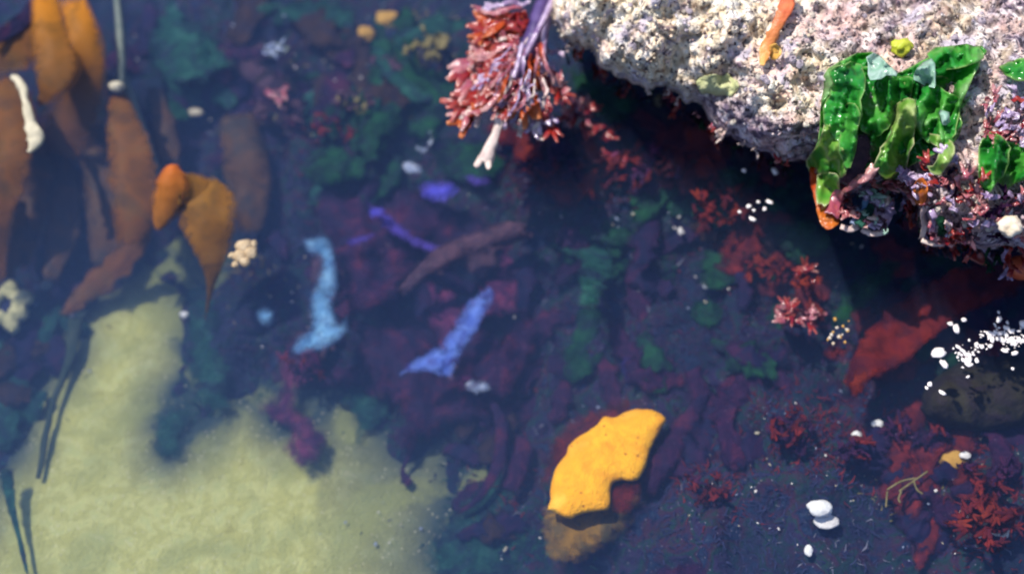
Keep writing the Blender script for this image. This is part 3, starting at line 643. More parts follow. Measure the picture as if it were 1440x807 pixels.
for i_, (lb, p_) in enumerate([('dim brown kelp frond in deep water below the two orange topped blades', [(70, 190, -.13, 30), (88, 260, -.14, 60), (84, 330, -.15, 56), (70, 400, -.16, 24)]),
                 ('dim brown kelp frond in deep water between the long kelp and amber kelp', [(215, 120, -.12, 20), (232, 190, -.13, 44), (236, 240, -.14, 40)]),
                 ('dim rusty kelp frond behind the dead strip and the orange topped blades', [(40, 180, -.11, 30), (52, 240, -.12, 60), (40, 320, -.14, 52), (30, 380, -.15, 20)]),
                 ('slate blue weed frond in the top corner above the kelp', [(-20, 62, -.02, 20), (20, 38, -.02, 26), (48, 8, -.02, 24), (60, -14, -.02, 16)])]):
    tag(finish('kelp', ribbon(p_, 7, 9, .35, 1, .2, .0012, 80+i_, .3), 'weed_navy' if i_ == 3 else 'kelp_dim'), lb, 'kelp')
tag(finish('seaweed_stalk', ribbon([(168, 90, -.075, 10), (185, 145, -.085, 16), (205, 200, -.095, 16), (224, 245, -.11, 8)], 6, 5, .2, 1, .8, .002, 15), 'stipe'), 'thin grey green stalk slanting down past the long kelp', 'seaweed')
tag(finish('seaweed_stalk', ribbon([(108, 448, -.185, 20), (98, 500, -.188, 14), (78, 555, -.19, 9), (66, 600, -.192, 9), (60, 640, -.194, 9), (54, 672, -.196, 7)], 7, 5, .5, 1, .4, .0015, 16, .4), 'dark_stalk'), 'thin dark stalk trailing over the sand below the tattered kelp', 'seaweed')
tag(finish('seaweed_stalk', ribbon([(8, 655, -.17, 26), (14, 700, -.18, 18), (24, 745, -.185, 12), (40, 812, -.19, 8)], 7, 5, .5, 1, .4, .0015, 17, .4), 'green_teal'), 'green stalk trailing along the left edge of the sand', 'seaweed')

# ring shell at the left edge
t = thing('keyhole_shell', 'pale yellow ring shaped shell with a dark blue hole', 'shell', 8, 432, gz(8, 432))
c = at(6, 430, gz(6, 430)+.014); V, F = [], []; nseg = 28
prof = [(.0095, .003), (.0115, .006), (.018, .006), (.026, .003), (.031, -.003), (.024, -.006), (.0095, -.003)]
for i in range(nseg):
    a = 2*math.pi*i/nseg; k = 1+.30*N(math.cos(a)*1.9, math.sin(a)*1.9, 3.4)*2
    for r_, z_ in prof: V.append(Vector((c.x+r_*k*math.cos(a)*.95, c.y+r_*k*math.sin(a)*1.05, c.z+z_)))
for i in range(nseg):
    for j in range(len(prof)):
        F.append((i*7+j, ((i+1) % nseg)*7+j, ((i+1) % nseg)*7+(j+1) % 7, i*7+(j+1) % 7))
finish('rim', (V, F, None), 'limpet', t)
finish('hole', lump((c.x, c.y, c.z-.006), .016, .016, .005, 1, .05, 2), 'blue_dark', t)
t = thing('tunicate_clump', 'cream knobbly shell cluster beside the amber kelp', 'shell', 342, 358, -.06)
for i, (x, y, r_) in enumerate([(345, 348, .010), (338, 360, .008), (352, 356, .008), (326, 360, .004), (330, 372, .004), (345, 368, .006), (356, 344, .005), (334, 346, .003)]):
    finish('knob', lump(at(x, y, -.045), r_, r_*.9, r_*.8, i+3, .35, 2), 'cream', t)

# ------------------------------------------------------------------ weed in the pool
def deep(px, py, up=.03): return gz(px, py)+up
def patch(name, label, o, m, up=.035, amp=.012, seed=0, cat='seaweed', freq=.02, jag=6, step=7, tilt=0, edge=9):
    cx = sum(p[0] for p in o)/len(o); cy = sum(p[1] for p in o)/len(o); z0 = gz(cx, cy)+up
    return tag(finish(name, sheet(o, lambda x, y: z0+tilt*(y-cy)*.0007, step, amp, freq, seed=seed, jag=jag, edge=edge), m), label, cat)
def strip(name, label, pts, m, up=.04, seed=0, ruffle=.3, cat='seaweed', ragged=.25, cols=7, curl=.25):
    return tag(finish(name, ribbon([(x, y, gz(x, y)+up, w) for x, y, w in pts], 6, cols, ruffle, 1.2, curl, .0012, seed, ragged), m), label, cat)
patch('green_algae', 'teal green algae sheet in the deep water right of the kelp stipe', [(205, 40), (260, 20), (310, 55), (335, 90), (300, 112), (255, 120), (215, 105), (200, 75)], 'green_teal', seed=41, jag=14)
patch('green_algae', 'small teal algae scrap at the top between kelp and dark weed', [(350, 5), (390, -5), (405, 15), (370, 24)], 'green_teal', seed=42)
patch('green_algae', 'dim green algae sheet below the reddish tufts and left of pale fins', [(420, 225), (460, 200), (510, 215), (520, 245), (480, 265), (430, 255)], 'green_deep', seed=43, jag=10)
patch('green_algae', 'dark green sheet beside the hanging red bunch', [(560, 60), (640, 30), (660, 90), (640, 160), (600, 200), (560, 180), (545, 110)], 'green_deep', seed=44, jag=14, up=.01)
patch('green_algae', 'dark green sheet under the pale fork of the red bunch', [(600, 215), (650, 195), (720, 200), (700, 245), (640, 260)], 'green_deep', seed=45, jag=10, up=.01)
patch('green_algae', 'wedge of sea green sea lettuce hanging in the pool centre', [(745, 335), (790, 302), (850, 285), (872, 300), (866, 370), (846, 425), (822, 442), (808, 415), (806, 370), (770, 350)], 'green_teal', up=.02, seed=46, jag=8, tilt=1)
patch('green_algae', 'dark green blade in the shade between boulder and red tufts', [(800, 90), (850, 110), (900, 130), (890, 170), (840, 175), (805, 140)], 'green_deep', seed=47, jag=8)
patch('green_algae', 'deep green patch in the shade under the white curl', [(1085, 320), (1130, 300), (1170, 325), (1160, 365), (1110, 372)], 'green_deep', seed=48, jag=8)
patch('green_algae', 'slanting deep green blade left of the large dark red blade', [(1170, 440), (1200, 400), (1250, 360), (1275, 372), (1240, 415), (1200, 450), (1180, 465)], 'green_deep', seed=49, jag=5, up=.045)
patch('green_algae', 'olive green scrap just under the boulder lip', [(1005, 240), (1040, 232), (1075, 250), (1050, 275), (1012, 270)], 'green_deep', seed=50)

patch('green_algae', 'fuzzy teal weed patch lying alone on the sand', [(210, 585), (240, 560), (285, 575), (268, 610), (262, 648), (238, 655), (218, 648), (205, 615)], 'green_teal', .012, .006, 51, jag=12, edge=16)
patch('green_algae', 'bluish teal weed strip along the right border of the upper sand', [(262, 400), (300, 410), (318, 480), (330, 560), (300, 585), (265, 560), (258, 480)], 'green_teal', .01, .006, 52, jag=12, edge=16)
patch('green_algae', 'teal weed film where the sand fades out at the bottom', [(590, 760), (640, 700), (690, 660), (735, 700), (750, 770), (710, 830), (610, 830)], 'green_teal', .012, .006, 53, jag=16, edge=22)
patch('green_algae', 'small teal weed film between the magenta and purple weed', [(470, 560), (500, 540), (545, 560), (550, 590), (520, 610), (510, 640), (495, 630), (498, 595)], 'green_teal', .012, .006, 54, jag=8, edge=12)
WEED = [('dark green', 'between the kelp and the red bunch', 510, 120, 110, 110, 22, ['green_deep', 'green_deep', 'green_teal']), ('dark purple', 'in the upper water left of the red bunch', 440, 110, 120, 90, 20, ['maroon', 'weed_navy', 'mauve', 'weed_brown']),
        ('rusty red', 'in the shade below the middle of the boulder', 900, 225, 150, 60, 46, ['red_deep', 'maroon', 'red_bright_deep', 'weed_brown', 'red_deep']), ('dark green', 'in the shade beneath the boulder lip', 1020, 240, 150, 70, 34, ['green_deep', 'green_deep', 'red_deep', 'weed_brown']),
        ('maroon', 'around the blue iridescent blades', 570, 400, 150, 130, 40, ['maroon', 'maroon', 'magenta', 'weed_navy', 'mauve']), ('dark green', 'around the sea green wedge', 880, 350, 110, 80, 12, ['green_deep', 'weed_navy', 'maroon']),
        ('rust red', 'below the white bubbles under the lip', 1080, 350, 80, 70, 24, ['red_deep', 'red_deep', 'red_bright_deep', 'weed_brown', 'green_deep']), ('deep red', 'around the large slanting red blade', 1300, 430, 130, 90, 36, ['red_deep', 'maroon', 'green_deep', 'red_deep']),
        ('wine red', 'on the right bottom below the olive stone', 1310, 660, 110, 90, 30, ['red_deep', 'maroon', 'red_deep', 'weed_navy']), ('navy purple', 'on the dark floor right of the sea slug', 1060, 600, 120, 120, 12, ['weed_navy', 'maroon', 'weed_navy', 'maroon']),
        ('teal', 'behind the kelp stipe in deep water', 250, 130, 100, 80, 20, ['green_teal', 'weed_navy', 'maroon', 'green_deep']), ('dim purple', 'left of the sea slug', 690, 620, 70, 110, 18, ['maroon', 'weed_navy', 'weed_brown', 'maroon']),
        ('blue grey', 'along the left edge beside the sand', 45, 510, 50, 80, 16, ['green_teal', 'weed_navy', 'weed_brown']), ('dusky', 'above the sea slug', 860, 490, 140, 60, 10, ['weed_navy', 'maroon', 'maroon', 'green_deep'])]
wr = random.Random(31)
for colour, where, cx, cy, rx, ry, n, ms in WEED:
    for i in range(n):
        x, y = wr.gauss(cx, rx*.6), wr.gauss(cy, ry*.6)
        if x > 1440 or y < -10 or (inside_many(np.array([[x, y]]), SP)[0]): continue
        a = wr.uniform(0, 6.28); l = wr.uniform(22, 56); b = wr.uniform(-.5, .5); w_ = wr.uniform(24, 62); z = gz(x, y)
        pts = [(x-l*math.cos(a), y-l*math.sin(a), z+.004, w_*.5), (x, y, z+wr.uniform(.004, .016), w_), (x+l*.7*math.cos(a+b), y+l*.7*math.sin(a+b), z+wr.uniform(.004, .018), w_*wr.uniform(.6, 1.1)), (x+l*1.2*math.cos(a+b*1.6), y+l*1.2*math.sin(a+b*1.6), z+.008, w_*.4)]
        o = finish('weed_frond', ribbon(pts, 5, 9, .45, 1.2, .12, .0006, i+cx, .9), wr.choice(ms))
        tag(o, '%s weed frond %s' % (colour, where), 'seaweed', '%s weed tangle %s' % (colour, where))
# iridescent blades
def irid(label, o, m, up=.05, seed=0, freq=.03, step=4):
    k = {'blue': 1.4, 'violet': 1.5, 'indigo': 1.5}.get(m, 1.15); qx = sum(p[0] for p in o)/len(o); qy = sum(p[1] for p in o)/len(o)
    o = [(qx+(p[0]-qx)*k, qy+(p[1]-qy)*k) for p in o]
    return patch('iridescent_seaweed', label, o, m, up, .006, seed, 'seaweed', freq, 3, step, edge=8.5)
irid('pale sky blue hooked iridescent blade', [(428, 346), (460, 344), (472, 375), (474, 400), (468, 425), (472, 448), (485, 440), (484, 462), (462, 480), (440, 486), (414, 488), (418, 470), (436, 455), (436, 420), (444, 395), (448, 378), (432, 360)], 'blue_pale', .06, 1)
irid('small pale blue round blade left of the hooked blue one', [(360, 438), (374, 432), (386, 444), (378, 458), (364, 454)], 'blue_pale', .05, 2)
irid('deep blue slanting iridescent blade in the pool centre', [(672, 420), (682, 430), (668, 460), (650, 490), (634, 516), (610, 512), (580, 512), (592, 496), (620, 480), (640, 450), (655, 432)], 'blue', .06, 3)
irid('lilac blue scrap below the deep blue blade', [(654, 538), (680, 532), (692, 545), (676, 556), (660, 552)], 'ghost', .05, 4)
irid('violet streak blade slanting below the indigo spots', [(530, 295), (548, 300), (580, 325), (610, 340), (600, 350), (570, 338), (545, 320)], 'violet', .05, 5)
irid('short violet blade left of the violet streak', [(490, 336), (520, 328), (522, 338), (500, 346)], 'violet', .05, 6)
irid('glowing indigo blade below the pale fins', [(596, 262), (625, 256), (640, 268), (626, 282), (604, 280)], 'indigo', .05, 7)
irid('tiny bright indigo spot at the head of the violet streak', [(520, 293), (532, 290), (540, 300), (530, 308), (521, 304)], 'indigo', .06, 8)
irid('faint indigo blade above the yellow sea slug', [(872, 505), (888, 498), (898, 522), (892, 540), (876, 530)], 'violet_dim', .012, 9)
irid('indigo scrap at the right of the glowing indigo blade', [(652, 250), (670, 246), (690, 254), (672, 262)], 'violet', .03, 10)
irid('thin ghostly pale fin blade beside the red bunch', [(585, 205), (598, 200), (604, 178), (612, 200), (604, 212), (592, 214)], 'ghost', .05, 11)
irid('short ghostly pale fin blade above the indigo glow', [(562, 232), (580, 224), (598, 240), (596, 248), (574, 244)], 'ghost', .05, 12)
# dark red, purple and mauve weed
patch('purple_seaweed', 'broad dark purple weed mass over the sand edge in the pool centre', [(505, 475), (560, 450), (620, 470), (680, 460), (720, 500), (712, 560), (690, 600), (655, 590), (610, 605), (585, 628), (552, 632), (558, 590), (530, 550), (500, 520)], 'maroon', .022, .016, 61, jag=14)
strip('purple_seaweed', 'thin dark tendril hanging from the purple mass onto the sand', [(580, 600, 26), (578, 630, 14), (570, 650, 8), (566, 662, 8), (572, 676, 18), (568, 682, 8)], 'maroon', .014, 62)
patch('purple_seaweed', 'magenta lobed weed drooping onto the sand below the blue hook', [(372, 480), (420, 475), (460, 492), (450, 520), (425, 545), (420, 570), (440, 590), (460, 612), (445, 650), (415, 655), (397, 630), (405, 605), (375, 590), (362, 570), (385, 545), (395, 515)], 'magenta', .022, .012, 63, jag=8)
patch('purple_seaweed', 'wide dark maroon sheet behind the blue blades', [(440, 270), (520, 250), (620, 280), (690, 320), (660, 360), (590, 380), (540, 430), (490, 440), (480, 380), (455, 340)], 'maroon', .02, .02, 64, jag=14, step=9)
patch('purple_seaweed', 'dim maroon sheet around the lower end of the deep blue blade', [(640, 500), (700, 480), (740, 430), (760, 470), (730, 540), (700, 560), (660, 540)], 'maroon', .03, .016, 65, jag=10)
strip('mauve_frond', 'dull mauve ribbed frond curving right above the deep blue blade', [(562, 412, 14), (590, 385, 24), (625, 358, 32), (670, 338, 34), (715, 322, 28), (740, 318, 10)], 'mauve', .06, 66, .5)
strip('mauve_frond', 'short mauve frond on the far right of the ribbed one', [(690, 345, 12), (720, 335, 18), (750, 330, 8)], 'mauve', .04, 67, .5)
patch('red_algae', 'reddish scraps at the lower end of the deep blue blade', [(636, 520), (664, 515), (672, 540), (648, 552), (638, 540)], 'magenta', .055, .012, 68, jag=8, step=5)
strip('red_algae', 'slim dark red blade trailing down left of the sea slug', [(690, 560, 12), (705, 600, 22), (700, 650, 22), (672, 700, 14), (640, 722, 6)], 'maroon', .03, 69)
strip('red_algae', 'dim rusty blade between the trailing blade and the sea slug', [(735, 610, 20), (732, 650, 36), (715, 690, 24)], 'maroon', .03, 70)
patch('red_algae', 'large dark red blade slanting under the boulder edge', [(1185, 540), (1195, 500), (1235, 445), (1290, 405), (1350, 372), (1420, 370), (1455, 400), (1400, 430), (1350, 450), (1300, 490), (1262, 520), (1225, 535), (1208, 556)], 'red_sheet', .055, .010, 71, jag=8, edge=5)
patch('red_algae', 'bright brick red blade tip at the lower end of the large blade', [(1190, 530), (1205, 518), (1228, 515), (1225, 530), (1206, 558), (1196, 550)], 'red_bright_deep', .07, .008, 72, jag=4, step=5)
patch('red_algae', 'red blade beneath the tiny yellow barnacles', [(1158, 492), (1180, 480), (1200, 490), (1190, 508), (1165, 506)], 'red_deep', .06, .01, 73, step=5)
# dark red fan around the slug
SZ = gz(850, 650)
strip('red_algae', 'dark red ribbed blade rising to the right of the yellow sea slug', [(905, 690, 30), (930, 655, 44), (950, 615, 40), (975, 580, 30), (1000, 545, 8)], 'maroon', .016, 74, .5)
patch('red_algae', 'rusty dark blade spread under the upper edge of the sea slug', [(790, 600), (830, 575), (880, 560), (930, 565), (945, 590), (880, 620), (800, 650), (760, 690), (765, 640)], 'red_deep', .012, .01, 75, jag=8)

# the yellow slug
SLUG = [(770, 716), (778, 719), (800, 729), (815, 722), (842, 718), (857, 714), (858, 695), (861, 680), (872, 675), (895, 675), (907, 658), (915, 632), (928, 607), (937, 590), (925, 579), (905, 575), (885, 577), (865, 586), (849, 587), (836, 600), (815, 614), (801, 624), (795, 640), (783, 656), (775, 680), (774, 700)]  # outline of the lit part; the shaded notch is cut into the shape
t = thing('sea_slug', 'bright lemon yellow bumpy sea slug on dark red seaweed', 'sea slug', 850, 655, SZ)
SB = SZ+.045
finish('body', dome(SLUG, SB, .010, .024, 34, 3.2, .0010, .03, 5, 1.6, .0008, .16, n=4), 'slug', t)
SHADED_PART = [(766, 700), (800, 700), (850, 690), (905, 670), (912, 712), (880, 752), (838, 782), (795, 800), (764, 790), (756, 745)]
finish('shaded_part', dome(SHADED_PART, SZ+.014, .010, .012, 40, 5, .003, .03, 6, 5, attr=lambda x, y, d: (0, math.exp(-d/24))), 'slug_shaded', t)  # lower body in shade, its dimness painted as a browner part
tag(finish('red_algae', sheet([(858, 690), (866, 680), (885, 676), (902, 680), (898, 705), (880, 722), (860, 716)], SB-.004, 4, .004, .05, seed=76, jag=3), 'red_deep'), 'small reddish brown sheet standing in for shade in the notch of the sea slug', 'seaweed')  # added sheet, its dark red painting the shade in the notch

# ------------------------------------------------------------------ small tufts with forked blades
def tuft(label, cx, cy, rx, ry, n, mats, w, seed, up=.015, group=None):
    z = gz(cx, cy); t = thing('red_tuft', label, 'seaweed', cx, cy, z, group); r = random.Random(seed)
    for i in range(n):
        a = r.uniform(0, 6.28); q = math.sqrt(r.random())
        x1, y1 = cx+rx*q*math.cos(a), cy+ry*q*math.sin(a); b = r.uniform(0, 6.28); x0, y0 = x1+w*1.6*math.cos(b), y1+w*1.3*math.sin(b)
        finish('blade', frond(x0, y0, x1, y1, z+up*.6, z+up+r.uniform(0, .02), r.uniform(w*.6, w*1.3), seed*100+i, True, .8), r.choice(mats), t)
tuft('coral red forked tuft right of the hanging red bunch', 812, 158, 22, 18, 12, ['red', 'pink', 'red'], 9, 1, .06)
tuft('dim red tuft under the coral red forked one', 845, 185, 26, 12, 10, ['red_deep', 'red', 'red_deep'], 8, 2, .04)
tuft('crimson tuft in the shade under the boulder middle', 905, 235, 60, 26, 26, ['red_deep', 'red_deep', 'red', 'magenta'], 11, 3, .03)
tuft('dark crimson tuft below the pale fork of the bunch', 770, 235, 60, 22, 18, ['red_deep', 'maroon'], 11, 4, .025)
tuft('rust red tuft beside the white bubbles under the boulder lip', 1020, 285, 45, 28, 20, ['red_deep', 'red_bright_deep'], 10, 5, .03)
tuft('rust orange tuft above the pink forked tuft', 1080, 380, 30, 20, 14, ['red_deep', 'red_bright_deep'], 10, 6, .03)
tuft('pink red forked tuft left of the deep green blade', 1130, 440, 32, 22, 18, ['red', 'pink', 'red_bright_deep'], 10, 7, .05)
tuft('orange red tuft between the green patch and deep green blade', 1135, 388, 18, 12, 9, ['red_bright_deep', 'red'], 8, 8, .05)
tuft('pinkish brown tuft in the upper water by the amber pebbles', 390, 150, 34, 22, 14, ['mauve', 'pink', 'mauve'], 10, 9, .03)
tuft('yellowish brown tuft right of the pinkish brown one', 500, 138, 26, 20, 12, ['olive_yellow', 'mauve'], 7, 10, .03)
tuft('olive yellow tuft between amber pebbles and red bunch', 600, 55, 28, 24, 14, ['olive_yellow', 'olive_yellow', 'green_deep'], 8, 11, .03)
tuft('grey green tuft at the top left of pinkish tuft', 396, 72, 18, 22, 9, ['ghost', 'stipe', 'stipe'], 7, 12, .03)
tuft('dark red clump with pale tips in the lower right corner', 1395, 735, 48, 30, 24, ['red_deep', 'red_bright_deep', 'red_deep'], 13, 13, .04)
tuft('dull red tuft among pebbles on the dark right bottom', 1200, 630, 30, 18, 10, ['red_deep', 'maroon'], 10, 14, .02)
tuft('dull red tuft right of the sea slug', 995, 685, 22, 22, 9, ['red_deep', 'maroon'], 9, 15, .015)
tuft('dim red tuft on the bottom above the white pebble', 1120, 600, 42, 22, 12, ['maroon', 'red_deep'], 9, 16, .015)
tuft('wine red tuft below the dark olive stone', 1300, 610, 55, 24, 20, ['red_deep', 'maroon'], 10, 17, .02)
tuft('wine red tuft at the right edge above the clump with pale tips', 1395, 660, 48, 26, 18, ['red_deep', 'maroon'], 10, 18, .02)
tuft('maroon tuft in dark water left of the pale fins', 470, 180, 30, 16, 10, ['maroon', 'red_deep'], 9, 19, .02)
tuft('rosy tuft on the magenta weed under the blue hook', 420, 515, 34, 26, 14, ['magenta', 'red_deep', 'magenta'], 8, 20, .03)
t = thing('coralline_twig', 'thin pale branching twig on the dark right bottom', 'coralline algae', 1270, 680, gz(1270, 680))
z = gz(1270, 680)+.026
for i, p in enumerate([[(1305, 662), (1285, 676), (1265, 690)], [(1290, 672), (1268, 676), (1248, 688)], [(1248, 690), (1247, 702), (1246, 712)], [(1285, 676), (1290, 688), (1298, 694)], [(1268, 690), (1264, 700), (1266, 706)]]):
    finish('branch', ribbon([(x, y, z, 3.2) for x, y in p], 4, 5, .3, 1, .8, .0015, i), 'olive_yellow', t)

# ------------------------------------------------------------------ stones, pebbles, shells, bubbles
o = finish('stone', dome([(1295, 560), (1330, 520), (1390, 500), (1450, 510), (1480, 560), (1440, 600), (1370, 605), (1310, 595)], lambda x, y: gz(1380, 560)+.015, .04, .03, 70, 7, .008, .02, 9, 6, .002, .1), 'stone_dark')
tag(o, 'dark olive stone under the white bubbles at the right', 'stone')
def peb(name, label, x, y, rpx, m, up=.004, sq=.6, cat='pebble', seed=None, ar=1.0, yaw=0):
    z = gz(x, y)+up*.3+.003; s = scl(x, y, z)
    return tag(finish(name, lump(at(x, y, z), rpx*s*ar, rpx*s, rpx*s*sq, seed if seed is not None else x*.13, .22, 3, yaw), m), label, cat)
peb('pebble', 'oval amber pebble right of the duller one at the top', 548, 29, 15, 'ochre', .03, ar=1.4, yaw=-.3)
peb('pebble', 'duller amber pebble left of the oval one at the top', 514, 48, 14, 'ochre', .02)
peb('pebble', 'bright white oval pebble at the lower right', 1153, 715, 13, 'white', .05, .7, ar=1.35, yaw=-.1)
peb('pebble', 'greyish lower pebble touching the bright white oval one', 1163, 733, 11, 'shell', .03, .5, ar=1.6)
peb('pebble', 'small white upright pebble below the two touching ones', 1137, 774, 8, 'white', .03, ar=.8)
peb('pebble', 'yellowish flat pebble near the wine red tuft', 1342, 647, 15, 'ochre', .04, ar=1.4, yaw=.3)
peb('shell', 'small whitish shell stuck beside the yellowish flat pebble', 1357, 640, 6, 'shell', .055, cat='shell', ar=1.4)
peb('shell', 'small white shell above the dull red tuft', 1234, 596, 7, 'white', .03, cat='shell', ar=1.2)
peb('shell', 'small white shell left of its twin above the dull red tuft', 1205, 611, 6, 'white', .03, cat='shell', ar=1.2)
peb('shell', 'pale shell fragment lying on the clump with pale tips', 1400, 740, 12, 'pale_stone', .075, cat='shell', ar=1.7, yaw=-.7)
peb('shell', 'small pale shell left of the fragment on the red clump', 1357, 722, 7, 'pale_stone', .06, cat='shell', ar=1.3)
peb('shell', 'pale narrow shell under the kelp arch above the dim green sheet', 274, 158, 6, 'dead', .03, cat='shell', ar=2.2)
peb('shell', 'tiny bright white shell on the dark edge of the sand', 259, 442, 5, 'white', .03, cat='shell', ar=1.3)
peb('shell', 'upright pale grey sliver right of the sea green wedge', 957, 325, 6, 'shell', .04, cat='shell', ar=.6)
peb('shell', 'white speck shell in the dark right of the sea green wedge', 993, 402, 5, 'white', .03, cat='shell')
peb('shell', 'greenish pale shell in the shade under the boulder lip', 928, 142, 10, 'olive_yellow', .04, cat='shell', ar=.8)
peb('pebble', 'pale oval pebble beside the ring shaped shell', 74, 378, 10, 'limpet', .03, ar=.8)
peb('pebble', 'dull oval pebble below the pale oval one near the ring shell', 66, 400, 9, 'stipe', .03)
t = thing('barnacle_cluster', 'tiny yellow barnacle cluster above a red blade', 'barnacle', 1182, 468, gz(1182, 468))
rr = random.Random(3)
for i in range(16):
    x, y = 1182+rr.uniform(-18, 16), 468+rr.uniform(-20, 16)
    finish('knob', lump(at(x, y, gz(1182, 468)+.065), *([rr.uniform(.001, .0024)]*3), i, .6, 1), 'pale_stone' if i % 2 else 'tip_yellow', t)
# white bubbles and scum on the surface
fm = []
for s in range(4):
    g = lump((0, 0, 0), 1, .8, .4, s+3, .55, 2); me = bpy.data.meshes.new('bubble'); me.from_pydata(g[0], [], g[1]); me.polygons.foreach_set('use_smooth', [True]*len(me.polygons)); me.materials.append(M['foam']); fm.append(me)
def bubble(x, y, r_):
    o = bpy.data.objects.new('bubble', random.choice(fm)); COL.objects.link(o); o.location = at(x, y, .002); s = r_*scl(x, y, 0)
    o.scale = (s*random.uniform(.8, 1.6), s, s); o.rotation_euler = (0, 0, random.uniform(0, 6))
    return tag(o, 'white foam bubble floating on the dark water near the boulder', 'bubble', 'white foam bubbles on the dark water')
for i in range(170):
    u = random.random(); x = 1345+u*95+random.gauss(0, 4); y = 500-u*38+random.gauss(0, 9)+12*math.sin(u*9)
    bubble(x, y, random.choice((.9, 1.2, 1.5, 1.9, 2.4, 3.4)))
for x, y, r_ in [(1320, 496, 9), (1328, 512, 6), (1345, 462, 6), (1336, 455, 4), (1356, 450, 4), (1308, 540, 4), (1303, 545, 3), (1325, 552, 4), (1404, 450, 4), (1424, 518, 3), (1440, 455, 8), (1090, 241, 5), (1046, 240, 4), (1053, 290, 4), (1060, 296, 3), (1075, 294, 3), (1058, 308, 4), (1040, 298, 3), (1082, 284, 3), (1066, 284, 3)]:
    bubble(x, y, r_)
# pale shell bits on the bottom
sm = []
for s in range(8):
    g = lump((0, 0, 0), 1, .75, .4, s+13, .4, 1); me = bpy.data.meshes.new('shell_fragment'); me.from_pydata(g[0], [], g[1]); me.materials.append(M['shell' if s < 3 else ('ghost' if s < 6 else 'dead')]); sm.append(me)
CL = [(1100, 640, 220, 140, 70), (960, 320, 120, 120, 45), (700, 300, 120, 100, 34), (280, 60, 120, 70, 30), (620, 760, 140, 45, 40), (430, 420, 70, 60, 16), (60, 480, 60, 90, 26), (1350, 700, 90, 90, 26), (460, 120, 120, 80, 22), (1160, 350, 60, 60, 16)]
for cx, cy, rx, ry, n in CL:
    for _ in range(int(n*1.0)):
        x, y = random.gauss(cx, rx*.55), random.gauss(cy, ry*.55)
        if not (4 < x < 1436 and 4 < y < 803): continue
        if inside_many(np.array([[x, y]]), BP)[0]: continue
        o = bpy.data.objects.new('shell_fragment', random.choice(sm)); COL.objects.link(o); z = gz(x, y)+.006; o.location = at(x, y, z)
        s = random.choice((.9, 1.1, 1.3, 1.6, 2, 2.8))*scl(x, y, z); o.scale = (s*random.uniform(.8, 1.9), s, s); o.rotation_euler = (random.uniform(-.4, .4), random.uniform(-.4, .4), random.uniform(0, 6))
        tag(o, 'tiny pale shell fragment lying on the dark weedy bottom', 'shell', 'pale shell fragments on the dark bottom')

# ------------------------------------------------------------------ low turf: masses of tiny blades
edge_spots = []
for x, y in SP:
    if -20 < x < 700 and 360 < y < 820: edge_spots.append((x+random.uniform(-8, 8), y+random.uniform(-8, 8), random.uniform(14, 40), random.uniform(14, 36), random.choice((6, 10, 16))))
PALE = [(random.uniform(60, 1440), random.uniform(0, 807), 60, 40, 7) for _ in range(70)]
TURF = {'pale': ('pale_weed', [q for q in PALE if not (q[0] < 640 and q[1] > 400) and not (q[0] > 780 and q[1] < 200)]),
        'edge': ('green_teal', edge_spots),
        'red': ('red_deep', [(900, 240, 110, 40, 420), (1040, 300, 70, 50, 300), (1100, 400, 60, 60, 200), (1300, 620, 130, 60, 420), (1380, 720, 70, 70, 360), (1180, 620, 80, 50, 160), (790, 240, 110, 30, 240), (440, 190, 60, 40, 120), (1000, 680, 50, 40, 90), (1100, 600, 80, 60, 130), (690, 700, 60, 60, 100), (700, 540, 50, 60, 120)]),
        'purple': ('maroon', [(620, 350, 180, 120, 700), (900, 480, 200, 90, 420), (420, 60, 160, 90, 400), (600, 560, 120, 70, 260), (1080, 480, 120, 80, 260), (340, 160, 120, 60, 240), (730, 640, 60, 80, 140), (500, 300, 90, 60, 200)]),
        'green': ('green_deep', [(560, 130, 90, 90, 480), (470, 240, 70, 40, 240), (850, 130, 80, 60, 260), (1010, 230, 130, 50, 300), (860, 330, 110, 80, 360), (1140, 330, 80, 60, 260), (1220, 410, 60, 50, 160), (1250, 330, 100, 40, 200), (620, 230, 90, 40, 200), (260, 80, 90, 60, 240)]),
        'teal': ('green_teal', [(240, 70, 100, 70, 200), (60, 520, 60, 80, 260), (20, 600, 30, 60, 90), (650, 770, 150, 40, 260), (560, 590, 60, 40, 60), (240, 600, 35, 40, 150), (275, 520, 26, 60, 120), (760, 770, 60, 40, 100), (350, 600, 30, 24, 60), (800, 340, 60, 60, 90), (470, 260, 60, 40, 60)]),
        'blue': ('blue_dark', [(1050, 700, 240, 110, 700), (900, 440, 160, 90, 300), (380, 300, 60, 120, 260), (330, 500, 50, 80, 260), (120, 300, 80, 100, 200), (560, 700, 120, 60, 120), (250, 200, 120, 60, 200), (60, 450, 60, 60, 120)]),
        'olive': ('olive_yellow', [(590, 60, 60, 50, 110), (480, 130, 60, 40, 80), (60, 520, 60, 70, 60), (380, 140, 60, 40, 60), (1060, 260, 60, 30, 50), (1270, 690, 60, 30, 40), (330, 360, 60, 60, 30)])}
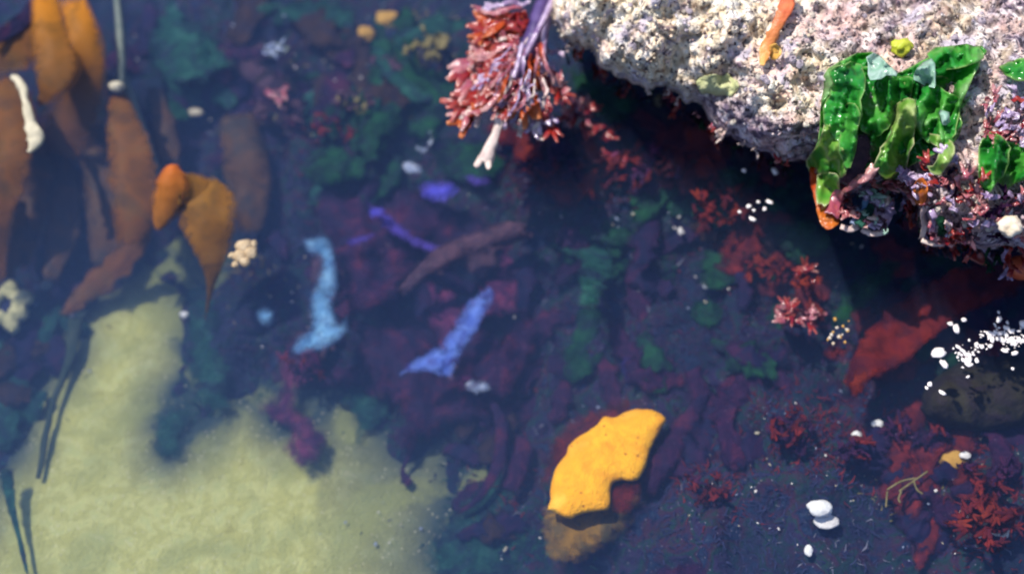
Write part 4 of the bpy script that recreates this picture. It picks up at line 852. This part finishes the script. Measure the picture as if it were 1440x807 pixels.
for key, (m, spots) in TURF.items():
    g = []
    for cx, cy, rx, ry, n in spots:
        for _ in range(int(n*3.2)):
            x, y = random.gauss(cx, rx*.6), random.gauss(cy, ry*.6)
            if x < 760 and y > 360 and inside_many(np.array([[x, y]]), SP)[0] and random.random() < .93: continue
            z = gz(x, y); p = at(x, y, z-.003); a = random.uniform(0, 6.28); l = random.uniform(.004, .015); w = random.uniform(.0004, .0012)
            d = Vector((math.cos(a), math.sin(a), random.uniform(.1, 1.1))).normalized(); s = Vector((-math.sin(a), math.cos(a), 0))
            d2 = Vector((math.cos(a+.6), math.sin(a+.6), random.uniform(-.5, .8))).normalized()
            q = p+d*l*.6; r_ = q+d2*l*.5
            V = [p-s*w*.5, p+s*w*.5, q-s*w, q+s*w, r_-s*w*.4, r_+s*w*.4]
            g.append((V, [(0, 1, 3, 2), (2, 3, 5, 4)], [0, 0, .5, .5, 1, 1]))
    tag(finish({'red': 'red_algae_turf', 'purple': 'purple_algae_turf', 'green': 'green_algae_turf', 'teal': 'teal_algae_turf', 'blue': 'dark_algae_turf', 'olive': 'olive_algae_turf', 'pale': 'pale_algae_scraps', 'edge': 'teal_algae_turf'}[key], join(g), m), kind='stuff')

# ------------------------------------------------------------------ light
SE, SAZ = R(64), (-.66, .30)
sv = Vector((SAZ[0], SAZ[1], 0)).normalized()*math.cos(SE)+Vector((0, 0, math.sin(SE)))
ld = bpy.data.lights.new('sun', 'SUN'); ld.energy = 4.2; ld.angle = R(1); ld.color = (1, .95, .86)
sun = bpy.data.objects.new('sun', ld); COL.objects.link(sun); sun.rotation_euler = sv.to_track_quat('Z', 'Y').to_euler(); sun.location = (0, 0, 5)
w = bpy.data.worlds.new('World'); scene.world = w; w.use_nodes = True
nt = w.node_tree; bg = nt.nodes['Background']; sk = nt.nodes.new('ShaderNodeTexSky'); sk.sky_type = 'NISHITA'; sk.sun_disc = False
sk.sun_elevation = SE; sk.sun_rotation = math.atan2(sv.x, sv.y)
nt.links.new(sk.outputs[0], bg.inputs['Color']); bg.inputs['Strength'].default_value = .12
scene.view_settings.view_transform = 'Standard'; scene.view_settings.look = 'None'; scene.view_settings.exposure = .55; scene.view_settings.gamma = 1
cy = scene.cycles
cy.use_denoising = True; cy.max_bounces = 6; cy.diffuse_bounces = 2; cy.glossy_bounces = 2; cy.transmission_bounces = 3; cy.volume_bounces = 1; cy.transparent_max_bounces = 6
cy.filter_width = 2.0
